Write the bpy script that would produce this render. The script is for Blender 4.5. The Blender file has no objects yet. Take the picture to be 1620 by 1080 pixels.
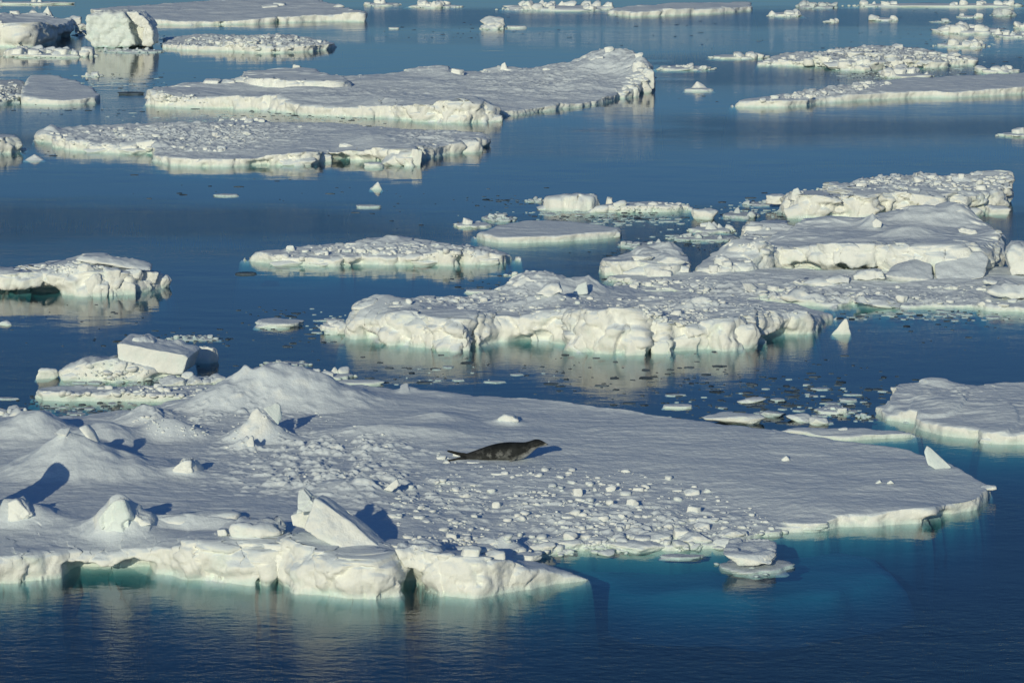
import bpy, bmesh, math, random
import numpy as np
from mathutils import Vector, Matrix

# ------------------------------------------------------------------ camera, light, exposure
CAM_H, PITCH, HFOV = 20.0, math.radians(10.2), math.radians(20.0)
SUN_EL, SUN_AZ = math.radians(17.0), math.radians(196.0)      # azimuth clockwise from +Y
EXPOSURE = -0.12
scene = bpy.context.scene
COL = scene.collection
cam_d = bpy.data.cameras.new('camera'); cam = bpy.data.objects.new('camera', cam_d); COL.objects.link(cam)
cam_d.sensor_width = 36; cam_d.lens = 18 / math.tan(HFOV / 2); cam_d.clip_start = .5; cam_d.clip_end = 5000
cam.location = (0, 0, CAM_H); cam.rotation_euler = (math.pi / 2 - PITCH, 0, 0); scene.camera = cam

world = bpy.data.worlds.new('World'); scene.world = world; world.use_nodes = True
wn = world.node_tree.nodes; wl = world.node_tree.links
sky = wn.new('ShaderNodeTexSky'); sky.sky_type = 'NISHITA'; sky.sun_disc = False
sky.sun_elevation = SUN_EL; sky.sun_rotation = SUN_AZ; sky.air_density = 1.0; sky.dust_density = .6; sky.ozone_density = 3.0
tint = wn.new('ShaderNodeMix'); tint.data_type = 'RGBA'; tint.blend_type = 'MULTIPLY'; tint.inputs['Factor'].default_value = 1
tint.inputs[7].default_value = (.50, .79, 1.15, 1); wl.new(sky.outputs[0], tint.inputs[6])
wl.new(tint.outputs[2], wn['Background'].inputs['Color']); wn['Background'].inputs['Strength'].default_value = .06

sun_d = bpy.data.lights.new('sun', 'SUN'); sun = bpy.data.objects.new('sun', sun_d); COL.objects.link(sun)
sun_d.energy = 2.8; sun_d.angle = math.radians(.5); sun_d.color = (1, .92, .66)
sd = Vector((math.sin(SUN_AZ) * math.cos(SUN_EL), math.cos(SUN_AZ) * math.cos(SUN_EL), math.sin(SUN_EL)))
sun.rotation_euler = sd.to_track_quat('Z', 'Y').to_euler(); sun.location = sd * 50
vs = scene.view_settings; vs.view_transform = 'Standard'; vs.look = 'None'; vs.gamma = 1; vs.exposure = EXPOSURE; vs.use_curve_mapping = False

# ------------------------------------------------------------------ picture <-> place
F = 810 / math.tan(HFOV / 2); CP, SP = math.cos(PITCH), math.sin(PITCH)
def at(px, py, z=0.0):
    u, v = (px - 810) / F, (py - 540) / F
    dx, dy, dz = u, CP - v * SP, -SP - v * CP
    t = (z - CAM_H) / dz
    return np.array((dx * t, dy * t, z))
def at_plane(px, py, Y):
    u, v = (px - 810) / F, (py - 540) / F
    t = Y / (CP - v * SP)
    return np.array((u * t, Y, CAM_H + (-SP - v * CP) * t))
def scale_at(Y, z=0.0):                                   # pixels per metre
    return F / (Y * CP + (CAM_H - z) * SP)
def px_of(X, Y, Z=0.0):
    return 810 + F * X / (Y * CP + (CAM_H - Z) * SP)

# ------------------------------------------------------------------ noise
_r = np.random.RandomState(7)
_perm = _r.permutation(256).astype(np.int64); _perm = np.concatenate([_perm, _perm, _perm])
_g3 = _r.normal(size=(256, 3)); _g3 /= np.linalg.norm(_g3, axis=1)[:, None]
_a = np.linspace(0, 2 * math.pi, 257)[:-1]; _g2 = np.stack([np.cos(_a), np.sin(_a)], 1)
def n2(x, y, seed=0):
    x = x + seed * 17.31; y = y - seed * 9.77
    xi = np.floor(x).astype(np.int64); yi = np.floor(y).astype(np.int64); xf = x - xi; yf = y - yi
    u = xf * xf * xf * (xf * (xf * 6 - 15) + 10); v = yf * yf * yf * (yf * (yf * 6 - 15) + 10)
    def g(a, b):
        h = _perm[_perm[(xi + a) & 255] + ((yi + b) & 255)]; gr = _g2[h]
        return gr[..., 0] * (xf - a) + gr[..., 1] * (yf - b)
    a = g(0, 0); b = g(1, 0); c = g(0, 1); d = g(1, 1)
    return ((a + (b - a) * u) * (1 - v) + (c + (d - c) * u) * v) * 1.5
def n3(x, y, z, seed=0):
    x = x + seed * 17.31; y = y - seed * 9.77; z = z + seed * 3.3
    xi = np.floor(x).astype(np.int64); yi = np.floor(y).astype(np.int64); zi = np.floor(z).astype(np.int64)
    xf = x - xi; yf = y - yi; zf = z - zi
    u, v, w = [t * t * (3 - 2 * t) for t in (xf, yf, zf)]
    r = 0
    for a in (0, 1):
        for b in (0, 1):
            for c in (0, 1):
                h = _perm[_perm[_perm[(xi + a) & 255] + ((yi + b) & 255)] + ((zi + c) & 255)]; gr = _g3[h]
                d = gr[..., 0] * (xf - a) + gr[..., 1] * (yf - b) + gr[..., 2] * (zf - c)
                r = r + d * (u if a else 1 - u) * (v if b else 1 - v) * (w if c else 1 - w)
    return r * 1.5
def fbm2(x, y, seed=0, o=3):
    r = 0; a = 1
    for i in range(o): r = r + a * n2(x * 2 ** i, y * 2 ** i, seed + i * 5); a *= .5
    return r
def fbm3(x, y, z, seed=0, o=2):
    r = 0; a = 1
    for i in range(o): r = r + a * n3(x * 2 ** i, y * 2 ** i, z * 2 ** i, seed + i * 5); a *= .5
    return r
_h3 = _r.rand(256, 7)
def facet3(x, y, z, seed=0):                                # tilted flat facets of broken ice
    x = x + seed * 5.1; y = y + seed * 2.7
    xi = np.floor(x).astype(np.int64); yi = np.floor(y).astype(np.int64); zi = np.floor(z).astype(np.int64)
    best = np.full(x.shape, 1e9); sec = best.copy(); val = np.zeros(x.shape)
    for a in (-1, 0, 1):
        for b in (-1, 0, 1):
            for c in (-1, 0, 1):
                h = _h3[_perm[_perm[_perm[(xi + a) & 255] + ((yi + b) & 255)] + ((zi + c) & 255)]]
                dx = x - (xi + a + h[..., 0]); dy = y - (yi + b + h[..., 1]); dz = z - (zi + c + h[..., 2])
                d = dx * dx + dy * dy + dz * dz
                v = (h[..., 3] - .5) * 1.0 + dx * (h[..., 4] - .5) * 1.6 + dy * (h[..., 5] - .5) * 1.6 + dz * (h[..., 6] - .5) * 1.8
                m = d < best
                sec = np.where(m, best, np.minimum(sec, d)); val = np.where(m, v, val); best = np.where(m, d, best)
    edge = np.clip((np.sqrt(sec) - np.sqrt(best)) / .12, 0, 1)
    return val, edge
def sstep(a, b, x):
    t = np.clip((x - a) / (b - a), 0, 1); return t * t * (3 - 2 * t)

# ------------------------------------------------------------------ materials
def new_mat(name):
    m = bpy.data.materials.new(name); m.use_nodes = True
    nt = m.node_tree; nt.nodes.clear(); return m, nt.nodes, nt.links
def mixc(N, L, fac, a, b, typ='MIX'):
    n = N.new('ShaderNodeMix'); n.data_type = 'RGBA'; n.blend_type = typ
    for s, v in ((n.inputs['Factor'], fac), (n.inputs[6], a), (n.inputs[7], b)):
        if isinstance(v, bpy.types.NodeSocket): L.new(v, s)
        elif isinstance(v, tuple): s.default_value = (*v, 1)
        else: s.default_value = v
    return n.outputs[2]
def mapr(N, L, v, a, b, c=0, d=1):
    n = N.new('ShaderNodeMapRange'); n.clamp = True; L.new(v, n.inputs[0])
    for i, q in enumerate((a, b, c, d)): n.inputs[i + 1].default_value = q
    return n.outputs[0]
def math_(N, L, op, a, b=0.0):
    n = N.new('ShaderNodeMath'); n.operation = op
    for s, v in ((n.inputs[0], a), (n.inputs[1], b)):
        if isinstance(v, bpy.types.NodeSocket): L.new(v, s)
        else: s.default_value = v
    return n.outputs[0]
def noise_(N, L, vec, scale, detail=3, rough=.5):
    n = N.new('ShaderNodeTexNoise'); n.inputs['Scale'].default_value = scale
    n.inputs['Detail'].default_value = detail; n.inputs['Roughness'].default_value = rough
    L.new(vec, n.inputs['Vector']); return n.outputs[0]

def make_ice(name, snow=(.72, .79, .84), face=(.86, .87, .83), teal=(.58, .75, .71), bump=1.0, dirty=0.0, sub=False):
    m, N, L = new_mat(name)
    out = N.new('ShaderNodeOutputMaterial'); P = N.new('ShaderNodeBsdfPrincipled')
    geo = N.new('ShaderNodeNewGeometry'); sep = N.new('ShaderNodeSeparateXYZ'); L.new(geo.outputs['Position'], sep.inputs[0])
    sn = N.new('ShaderNodeSeparateXYZ'); L.new(geo.outputs['Normal'], sn.inputs[0])
    pos = geo.outputs['Position']
    big = noise_(N, L, pos, .9, 4, .6); fine = noise_(N, L, pos, 7, 5, .65)
    up = math_(N, L, 'ADD', sn.outputs[2], math_(N, L, 'MULTIPLY', math_(N, L, 'SUBTRACT', big, .5), .5))
    upm = mapr(N, L, up, .45, .75)
    # clear blue-green ice shows in patches on bare faces and where waves wash them
    patch = mapr(N, L, big, .54, .72, 0, .38)
    wash = mapr(N, L, math_(N, L, 'ADD', sep.outputs[2], math_(N, L, 'MULTIPLY', math_(N, L, 'SUBTRACT', big, .5), .5)), .02, .20, .7, 0)
    t = math_(N, L, 'MAXIMUM', patch, wash)
    fc = mixc(N, L, t, face, teal)
    fc = mixc(N, L, mapr(N, L, fine, .3, .7), fc, mixc(N, L, 1.0, fc, (.93, .95, .97), 'MULTIPLY'))
    sc = mixc(N, L, mapr(N, L, fine, .35, .7), snow, tuple(c * .96 for c in snow))
    c = mixc(N, L, upm, fc, sc)
    if dirty: c = mixc(N, L, mapr(N, L, fine, .4, .6, 0, dirty), c, (.30, .38, .42))
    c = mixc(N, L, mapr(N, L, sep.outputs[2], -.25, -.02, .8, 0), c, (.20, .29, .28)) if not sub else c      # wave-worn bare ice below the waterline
    L.new(c, P.inputs['Base Color'])
    P.inputs['Roughness'].default_value = .65; P.inputs['IOR'].default_value = 1.31
    P.inputs['Specular IOR Level'].default_value = .3
    b1 = N.new('ShaderNodeBump'); b1.inputs['Distance'].default_value = .075; b1.inputs['Strength'].default_value = .55 * bump
    L.new(noise_(N, L, pos, 5, 7, .62), b1.inputs['Height'])
    b2 = N.new('ShaderNodeBump'); b2.inputs['Distance'].default_value = .012; b2.inputs['Strength'].default_value = .6 * bump
    L.new(noise_(N, L, pos, 28, 4, .6), b2.inputs['Height']); L.new(b1.outputs[0], b2.inputs['Normal'])
    L.new(b2.outputs[0], P.inputs['Normal']); L.new(P.outputs[0], out.inputs[0])
    return m
M_ICE = make_ice('snow_covered_ice')
M_SUB = make_ice('submerged_ice', snow=(.56, .64, .66), face=(.56, .64, .66), teal=(.46, .60, .60), sub=True)
M_SLUSH = make_ice('wet_slush_ice', snow=(.62, .68, .74), face=(.72, .77, .77), teal=(.42, .62, .64), dirty=.35)
M_CLEAR = make_ice('bare_blue_ice', snow=(.74, .80, .82), face=(.78, .85, .83), teal=(.45, .70, .67))

def make_dark():
    m, N, L = new_mat('dark_wet_ice')
    out = N.new('ShaderNodeOutputMaterial'); P = N.new('ShaderNodeBsdfPrincipled')
    geo = N.new('ShaderNodeNewGeometry'); n = noise_(N, L, geo.outputs['Position'], 1.2, 3)
    L.new(mixc(N, L, mapr(N, L, n, .35, .65), (.02, .035, .05), (.10, .14, .18)), P.inputs['Base Color'])
    P.inputs['Roughness'].default_value = .55; P.inputs['Specular IOR Level'].default_value = .25
    L.new(P.outputs[0], out.inputs[0]); return m
M_DARK = make_dark()

def make_water():
    m, N, L = new_mat('sea_water')
    out = N.new('ShaderNodeOutputMaterial')
    geo = N.new('ShaderNodeNewGeometry'); pos = geo.outputs['Position']
    mp = N.new('ShaderNodeMapping'); L.new(pos, mp.inputs[0]); mp.inputs['Scale'].default_value = (.55, 1.0, 1); mp.inputs['Rotation'].default_value = (0, 0, .12)
    mb = N.new('ShaderNodeMapping'); L.new(pos, mb.inputs[0]); mb.inputs['Scale'].default_value = (.35, 1.0, 1)
    wind = mapr(N, L, noise_(N, L, mb.outputs[0], .035, 3, .55), .46, .60, .14, .62)
    sp = N.new('ShaderNodeSeparateXYZ'); L.new(pos, sp.inputs[0])
    wind = math_(N, L, 'MAXIMUM', wind, mapr(N, L, sp.outputs[1], 78, 70, 0, 1.0))
    def band(y0, y1, x0, x1, soft):                       # a cat's paw of wind roughening the calm water
        j = math_(N, L, 'MULTIPLY', math_(N, L, 'SUBTRACT', noise_(N, L, mb.outputs[0], .14, 7, .68), .5), soft * 4.5)
        yy = math_(N, L, 'ADD', sp.outputs[1], j); xx = math_(N, L, 'ADD', sp.outputs[0], math_(N, L, 'MULTIPLY', j, 2.0))
        a = math_(N, L, 'MULTIPLY', mapr(N, L, yy, y0 - soft, y0 + soft), mapr(N, L, yy, y1 - soft, y1 + soft, 1, 0))
        return math_(N, L, 'MULTIPLY', a, math_(N, L, 'MULTIPLY', mapr(N, L, xx, x0 - 3, x0 + 3), mapr(N, L, xx, x1 - 4, x1 + 4, 1, 0)))
    paw = None
    for b_ in ((137, 152, -60, -4, 3.0), (184, 197, 8, 60, 3.5), (222, 250, 12, 60, 5.0), (122, 150, 2, 26, 4.0), (285, 310, -20, 60, 6.0), (178, 186, -40, -14, 2.0)):
        paw = math_(N, L, 'MAXIMUM', paw, band(*b_)) if paw else band(*b_)
    wind = math_(N, L, 'ADD', wind, math_(N, L, 'MULTIPLY', paw, .7))
    w1 = N.new('ShaderNodeBump'); w1.inputs['Distance'].default_value = .06
    L.new(noise_(N, L, mp.outputs[0], 1.1, 3, .5), w1.inputs['Height']); L.new(math_(N, L, 'MULTIPLY', wind, .5), w1.inputs['Strength'])
    w2 = N.new('ShaderNodeBump'); w2.inputs['Distance'].default_value = .03
    L.new(noise_(N, L, mp.outputs[0], 4.5, 4, .55), w2.inputs['Height']); L.new(math_(N, L, 'MULTIPLY', wind, .8), w2.inputs['Strength'])
    w0 = N.new('ShaderNodeBump'); w0.inputs['Distance'].default_value = .11
    ms = N.new('ShaderNodeMapping'); L.new(pos, ms.inputs[0]); ms.inputs['Scale'].default_value = (.06, 1.0, 1); ms.inputs['Rotation'].default_value = (0, 0, .05)
    streak = mapr(N, L, noise_(N, L, ms.outputs[0], .16, 4, .6), .40, .62, .15, 1.0)
    L.new(noise_(N, L, mp.outputs[0], .42, 3, .55), w0.inputs['Height']); L.new(math_(N, L, 'MULTIPLY', streak, .45), w0.inputs['Strength'])
    L.new(w0.outputs[0], w1.inputs['Normal']); L.new(w1.outputs[0], w2.inputs['Normal']); nrm = w2.outputs[0]
    fr = N.new('ShaderNodeFresnel'); ior = N.new('ShaderNodeMapRange'); L.new(geo.outputs['Backfacing'], ior.inputs[0]); ior.inputs[3].default_value = 1.38; ior.inputs[4].default_value = 1 / 1.38
    L.new(ior.outputs[0], fr.inputs['IOR'])        # the sheet is not bent through, so both faces share one Fresnel curve; L.new(nrm, fr.inputs['Normal'])
    gl = N.new('ShaderNodeBsdfGlossy'); L.new(mapr(N, L, paw, 0, 1, .03, .15), gl.inputs['Roughness']); gl.inputs['Color'].default_value = (1, 1, 1, 1); L.new(nrm, gl.inputs['Normal'])
    tr = N.new('ShaderNodeBsdfTransparent'); tr.inputs['Color'].default_value = (.97, .985, .99, 1)
    df = N.new('ShaderNodeBsdfDiffuse'); df.inputs['Color'].default_value = (.0, .14, .30, 1)
    body = N.new('ShaderNodeMixShader'); body.inputs[0].default_value = .08; L.new(tr.outputs[0], body.inputs[1]); L.new(df.outputs[0], body.inputs[2])
    mx = N.new('ShaderNodeMixShader'); L.new(math_(N, L, 'MULTIPLY', fr.outputs[0], mapr(N, L, paw, 0, 1, 1, .80)), mx.inputs[0]); L.new(body.outputs[0], mx.inputs[1]); L.new(gl.outputs[0], mx.inputs[2])
    L.new(mx.outputs[0], out.inputs['Surface'])
    va = N.new('ShaderNodeVolumeAbsorption'); va.inputs['Color'].default_value = (.10, .70, .79, 1); va.inputs['Density'].default_value = 1.0
    L.new(va.outputs[0], out.inputs['Volume'])
    return m
M_WATER = make_water()
def make_deep():
    m, N, L = new_mat('deep_blue'); out = N.new('ShaderNodeOutputMaterial'); d = N.new('ShaderNodeBsdfDiffuse')
    d.inputs['Color'].default_value = (.04, .22, .45, 1); L.new(d.outputs[0], out.inputs[0]); return m
M_DEEP = make_deep()

# ------------------------------------------------------------------ object helpers
def tag(o, label=None, cat=None, group=None, kind=None):
    for k, v in (('label', label), ('category', cat), ('group', group), ('kind', kind)):
        if v: o[k] = v
    return o
def link_mesh(name, verts, faces, mat, parent=None, loc=None, smooth=True):
    verts = np.asarray(verts, dtype=np.float32).reshape(-1, 3)
    org = np.array((0, 0, 0)) if loc is None else np.asarray(loc)
    v = (verts - org).astype(np.float32)
    me = bpy.data.meshes.new(name); faces = np.asarray(faces, dtype=np.int32)
    nf, k = faces.shape
    me.vertices.add(len(v)); me.vertices.foreach_set('co', v.ravel())
    me.loops.add(nf * k); me.loops.foreach_set('vertex_index', faces.ravel())
    me.polygons.add(nf); me.polygons.foreach_set('loop_start', np.arange(0, nf * k, k, dtype=np.int32))
    me.polygons.foreach_set('use_smooth', np.full(nf, smooth)); me.update(calc_edges=True); me.validate()
    me.materials.append(mat)
    o = bpy.data.objects.new(name, me); COL.objects.link(o)
    if parent is not None:
        o.parent = parent; o.location = Vector(org) - parent.location
    else: o.location = Vector(org)
    return o
def empty(name, loc, label, cat='ice floe', group=None):
    o = bpy.data.objects.new(name, None); COL.objects.link(o); o.location = Vector(loc); o.empty_display_size = .3
    return tag(o, label, cat, group)

def _ico(sub):
    bm = bmesh.new(); bmesh.ops.create_icosphere(bm, subdivisions=sub, radius=1)
    v = np.array([p.co[:] for p in bm.verts]); f = np.array([[q.index for q in p.verts] for p in bm.faces]); bm.free(); return v, f
ICO = {s: _ico(s) for s in (1, 2, 3, 4)}
def rock_verts(seed, shape='lump', sub=3):
    """unit chunk of broken ice: flat facets with softened edges, a little surface noise"""
    r = np.random.RandomState(seed); v, f = ICO[sub]
    pl = []
    if shape == 'block':
        R = Matrix.Rotation(r.uniform(-.5, .5), 3, 'Z') @ Matrix.Rotation(r.uniform(-.14, .14), 3, 'X') @ Matrix.Rotation(r.uniform(-.14, .14), 3, 'Y')
        for n in ((1, 0, 0), (-1, 0, 0), (0, 1, 0), (0, -1, 0), (0, 0, 1), (0, 0, -1)):
            q = np.array(R @ Vector(n)) + r.normal(size=3) * .10; pl.append((q / np.linalg.norm(q), r.uniform(.62, .78)))
        for _ in range(3):
            q = r.normal(size=3); pl.append((q / np.linalg.norm(q), r.uniform(.85, 1.0)))
    elif shape == 'peak':
        for i in range(6):
            a = i * 1.047 + r.uniform(-.35, .35); e = r.uniform(.35, .75)
            pl.append((np.array((math.cos(a) * math.cos(e), math.sin(a) * math.cos(e), math.sin(e))), r.uniform(.42, .6)))
        pl.append((np.array((0, 0, -1.)), .8))
    elif shape == 'flat':
        for i in range(9):
            a = i * .7 + r.uniform(-.25, .25); pl.append((np.array((math.cos(a), math.sin(a), r.uniform(-.15, .3))), r.uniform(.8, 1)))
        pl.append((np.array((r.uniform(-.05, .05), r.uniform(-.1, 0), 1.)), .62)); pl.append((np.array((0, 0, -1.)), .7))
    else:
        for _ in range(13):
            q = r.normal(size=3); pl.append((q / np.linalg.norm(q), r.uniform(.6, .95)))
        pl.append((np.array((r.uniform(-.2, .2), r.uniform(-.3, .1), 1.)), .8))
    nn = np.array([p[0] for p in pl]); dd = np.array([p[1] for p in pl])
    c = np.maximum(v @ nn.T, 1e-3); R_ = dd / c; k = 22.0
    rad = -np.log(np.exp(-k * np.minimum(R_, 3)).sum(1)) / k
    rad = np.clip(rad, .2, 1.25)
    p = v * rad[:, None]
    if sub >= 3: p = p * (1 + .13 * fbm3(p[:, 0] * 2.2, p[:, 1] * 2.2, p[:, 2] * 2.2, seed, 3))[:, None]
    mn, mxx = p.min(0), p.max(0)
    return (p - (mn + mxx) / 2) / ((mxx - mn) / 2), f
_protos = {}
def proto(shape, k, mat, sub=3):
    key = (shape, k, mat.name, sub)
    if key not in _protos:
        v, f = rock_verts(k * 13 + 5 + len(shape), shape, sub)
        o = link_mesh('ice_block', v, f, mat); _protos[key] = o.data; bpy.data.objects.remove(o)
    return _protos[key]
def block(parent, c, size, shape='lump', k=0, mat=None, rz=0, name='ice_block', tilt=(0, 0), sub=3, label=None):
    """one block: c = centre, size = half extents"""
    o = bpy.data.objects.new(name, proto(shape, k, mat or M_ICE, sub)); COL.objects.link(o)
    o.parent = parent; o.location = Vector(c) - (parent.location if parent else Vector())
    o.scale = size; o.rotation_euler = (tilt[0], tilt[1], rz)
    if label: o['label'] = label
    return o

# ------------------------------------------------------------------ floe builder
def sdf(P, poly):
    n = len(poly); D = np.full(len(P), 1e9); ins = np.zeros(len(P), bool)
    x, y = P[:, 0], P[:, 1]
    for i in range(n):
        a, b = poly[i], poly[(i + 1) % n]; e = b - a
        wx, wy = x - a[0], y - a[1]
        t = np.clip((wx * e[0] + wy * e[1]) / max(e @ e, 1e-9), 0, 1)
        D = np.minimum(D, (wx - e[0] * t) ** 2 + (wy - e[1] * t) ** 2)
        if a[1] != b[1]:
            c = ((a[1] > y) != (b[1] > y)) & (x < (b[0] - a[0]) * (y - a[1]) / (b[1] - a[1]) + a[0]); ins ^= c
    D = np.sqrt(D); return np.where(ins, D, -D)

class Floe: pass
def floe(name, label, front, back, hb=.5, seed=1, ctrl=(), bumps=(), caves=(), rough=(), rag=.25, facet=.22, und=.10, lip=.22,
         shelf=(.7, .6), cat='ice floe', mat=None, q=1.0, dune=.08, group=None, parent=None, part='slab', blur=2, sas=.03, gap=(), zb=0.0, csz=None):
    """front: (x, y waterline, y rim) pixels; back: (x, y[, h]) top rim pixels; all set down on the sea as real ground points"""
    mat = mat or M_ICE
    poly = []; cp = []
    for (x, yw, yr) in front:
        p = at(x, yw, zb); s = scale_at(p[1]); h = zb + max(.03, (yw - yr) / s / .975); poly.append(p[:2]); cp.append((p[0], p[1], h))
    fl = list(front)
    for b in reversed(back):
        h = b[2] if len(b) > 2 else hb
        p = at(b[0], b[1], h); poly.append(p[:2]); cp.append((p[0], p[1], h))
    poly = np.array(poly)
    for (x, y, h) in ctrl:
        p = at(x, y, h); cp.append((p[0], p[1], h))
    cp = np.array(cp)
    ymean = poly[:, 1].mean(); ymin = poly[:, 1].min(); dist = math.hypot(.5 * (ymean + ymin), CAM_H)
    g = dist / (F * 1024 / 1620) * 1.45 / q
    gx, gy = g, g * 1.25
    m = shelf[0] + .15
    x0, x1 = poly[:, 0].min() - m - .3, poly[:, 0].max() + m + .3; y0, y1 = poly[:, 1].min() - m - .3, poly[:, 1].max() + m + .3
    nx, ny = int((x1 - x0) / gx) + 2, int((y1 - y0) / gy) + 2
    X, Y = np.meshgrid(x0 + np.arange(nx) * gx, y0 + np.arange(ny) * gy)
    xf, yf = X.ravel(), Y.ravel()
    wx = rag * (n2(xf / 2.6, yf / 2.6, seed) + .5 * n2(xf / .9, yf / .9, seed + 1) + .2 * n2(xf / .3, yf / .3, seed + 4))
    wy = rag * 1.6 * (n2(xf / 2.6, yf / 2.6, seed + 2) + .5 * n2(xf / .9, yf / .9, seed + 3) + .2 * n2(xf / .3, yf / .3, seed + 6))
    D = sdf(np.stack([xf + wx, yf + wy], 1), poly)
    for (gxp, gyp, gw, gd) in gap:                          # cracks let into the edge
        p = at(gxp, gyp, 0); D = D - gd * np.exp(-((xf - p[0] + .25 * (yf - p[1])) / gw) ** 2) * np.exp(-((yf - p[1]) / 2.0) ** 2)
    keep = D > -m
    Dg = D.reshape(ny, nx); Ds = Dg.copy()
    for _ in range(blur):
        Ds[1:-1, 1:-1] = (Ds[1:-1, 1:-1] * 2 + Ds[:-2, 1:-1] + Ds[2:, 1:-1] + Ds[1:-1, :-2] + Ds[1:-1, 2:]) / 6
    gyv, gxv = np.gradient(Ds, gy, gx); gl = np.sqrt(gxv ** 2 + gyv ** 2) + 1e-6; gl = np.maximum(gl, .3)
    gxv = (gxv / gl).ravel()[keep]; gyv = (gyv / gl).ravel()[keep]
    x, y, D = xf[keep], yf[keep], D[keep]
    # thickness
    num = np.zeros(len(x)); den = np.zeros(len(x))
    for (cx, cy, ch) in cp:
        w = 1 / (((x - cx) ** 2 + ((y - cy) * .8) ** 2) + .15) ** 1.6; num += w * ch; den += w
    H0 = num / den; Hn = .16 * n2(x / 1.7, y / 1.7, seed + 9) + .10 * n2(x / .6, y / .6, seed + 10)
    H = H0 * (1 + Hn * (.25 + .75 * np.exp(-(np.maximum(D, 0) / (1.5 * H0 + .2)) ** 2)))
    for (bx, bpk, bc, wl_, wr_, wym, kind) in bumps:
        p0 = at(bx, bc, .5); j = np.argmin((x - p0[0]) ** 2 + (y - p0[1]) ** 2); p = at(bx, bc, float(H0[j]))
        s = scale_at(p[1]); hp = (bc - bpk) / s / .975
        nxw = .16 * n2(x / 2.6, y / 2.6, seed + 31) + .03 * n2(x / .7, y / .7, seed + 32)
        dx = x - p[0]; dxn = np.where(dx < 0, dx / (wl_ / s), dx / (wr_ / s)); dyn = (y - p[1]) / wym; dyn = np.where((dyn < 0) & (kind in ('cone', 'dune')), dyn * 1.55, dyn)
        if kind == 'dune':
            r = np.sqrt(dxn ** 2 + dyn ** 2) * (1 + nxw); H = H + hp * np.exp(-r * r * 2.2)
        elif kind == 'cone':
            r = np.sqrt(dxn ** 2 + dyn ** 2) * (1 + nxw); H = H + hp * np.maximum(0, 1 - r) ** 1.5 * 1.0 * (r < 1)
        if kind in ('cone', 'dune') and hp > .35:          # wind-cut grooves down the drift
            H = H + hp * np.exp(-(dxn ** 2 + dyn ** 2) * 1.6) * (.16 * (.5 - np.abs(fbm2(x / 1.5 - y * .25, y / 2.6, seed + 35, 3))) + .05 * n2(x / .5, y / .5, seed + 36))
        if kind == 'ridge':                              # crest along x, sharp crest, steep front, long back
            f = np.clip(1 - np.abs(dxn * (1 + nxw * .5)), 0, 1) ** .8; yy = dyn + .35 * n2(x / 1.4, y * 0, seed + 33)
            prof = np.where(yy < 0, np.maximum(0, 1 + yy * 2.2), np.exp(-yy * 1.6)); H = H + hp * f * prof
        elif kind == 'block':
            r = np.maximum(np.abs(dxn), np.abs(dyn)) * (1 + nxw); H = H + hp * sstep(1.0, .86, r)
        elif kind == 'step':
            r = np.sqrt(dxn ** 2 + dyn ** 2) * (1 + nxw * .6); H = H + hp * sstep(1.0, .93, r)
    Dmax = D.max()
    A = np.minimum(H0 * 1.15 + .06, .62 * Dmax); A = np.maximum(A, .05)
    u = np.clip(D / A, 0, 1); r = np.minimum(lip * H0 + .02, A * .8)
    th = u * math.pi / 2
    z = H * np.sin(th) ** .75; qq = r * (1 - np.cos(th))
    over = D > A; qq = np.where(over, D - (A - r) * np.exp(-(D - A) / (1.5 * A)), qq)
    uw = D < 0; tt = np.clip(-D / m, 0, 1); z = np.where(uw, -shelf[1] * tt - 4.5 * tt ** 1.6, z); qq = np.where(uw, D * (shelf[0] / m), qq)
    ex, ey = x - gxv * D, y - gyv * D                        # nearest point of the edge
    cl = D < A * 1.3; cm = np.zeros(len(x))
    ii = np.nonzero(cl)[0]; zi = z[ii]
    sz = csz or (.6 + .5 * H0.mean())
    v, e = facet3(ex[ii] / sz, ey[ii] / sz, zi / sz * 1.1, seed); v2, e2 = facet3(ex[ii] / (sz * .4), ey[ii] / (sz * .4), zi / (sz * .4), seed + 3)
    hh = np.minimum(H0[ii], 1.4)
    fade = sstep(1.3, .8, D[ii] / A[ii]) * sstep(-.5, -.05, zi)
    inw = facet * hh * (v + .20 * v2 + .20 * (1 - e) + .06 * (1 - e2)) * fade
    inw += .10 * hh * fade * fbm3(ex[ii] / .7, ey[ii] / .7, zi / .35, seed + 8, 3)
    nm = np.clip(.5 + 1.2 * n2(ex[ii] / 2.2, ey[ii] / 2.2, seed + 12), 0, 1)
    inw += und * hh * nm * 1.6 * np.exp(-((zi - .02) / (.16 + .10 * hh)) ** 2)
    for (cx0, cx1, cyp, czm, cd) in caves:
        pe = px_of(ex[ii], ey[ii]); pc = at((cx0 + cx1) / 2, cyp, 0)
        pe = pe + 9 * n2(ex[ii] / .7, zi / .5, seed + 43); win = sstep(cx0 - 6, cx0 + 22, pe) * sstep(cx1 + 6, cx1 - 24, pe) * (np.abs(ey[ii] - pc[1]) < 4)
        top = czm * (1 + .7 * n2(ex[ii] / 1.1, ey[ii] * 0, seed + 40) + .25 * n2(ex[ii] / .3, ey[ii] * 0, seed + 44))
        inw += cd * win * sstep(top + .05, top - .10, zi) * (1 + .2 * n2(ex[ii] / .6, zi / .6, seed + 41))
    qq[ii] += inw
    qq += 0
    # snow surface
    tm = sstep(.75, 1.4, D / A)
    t = dune * fbm2(x / 5.5, y / 3.5, seed + 20, 2) + sas * (1 - 2 * np.abs(fbm2(x / 2.4 + y * .12, y / .9, seed + 22, 3))) + .008 * n2(x / .22, y / .18, seed + 24)
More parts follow.
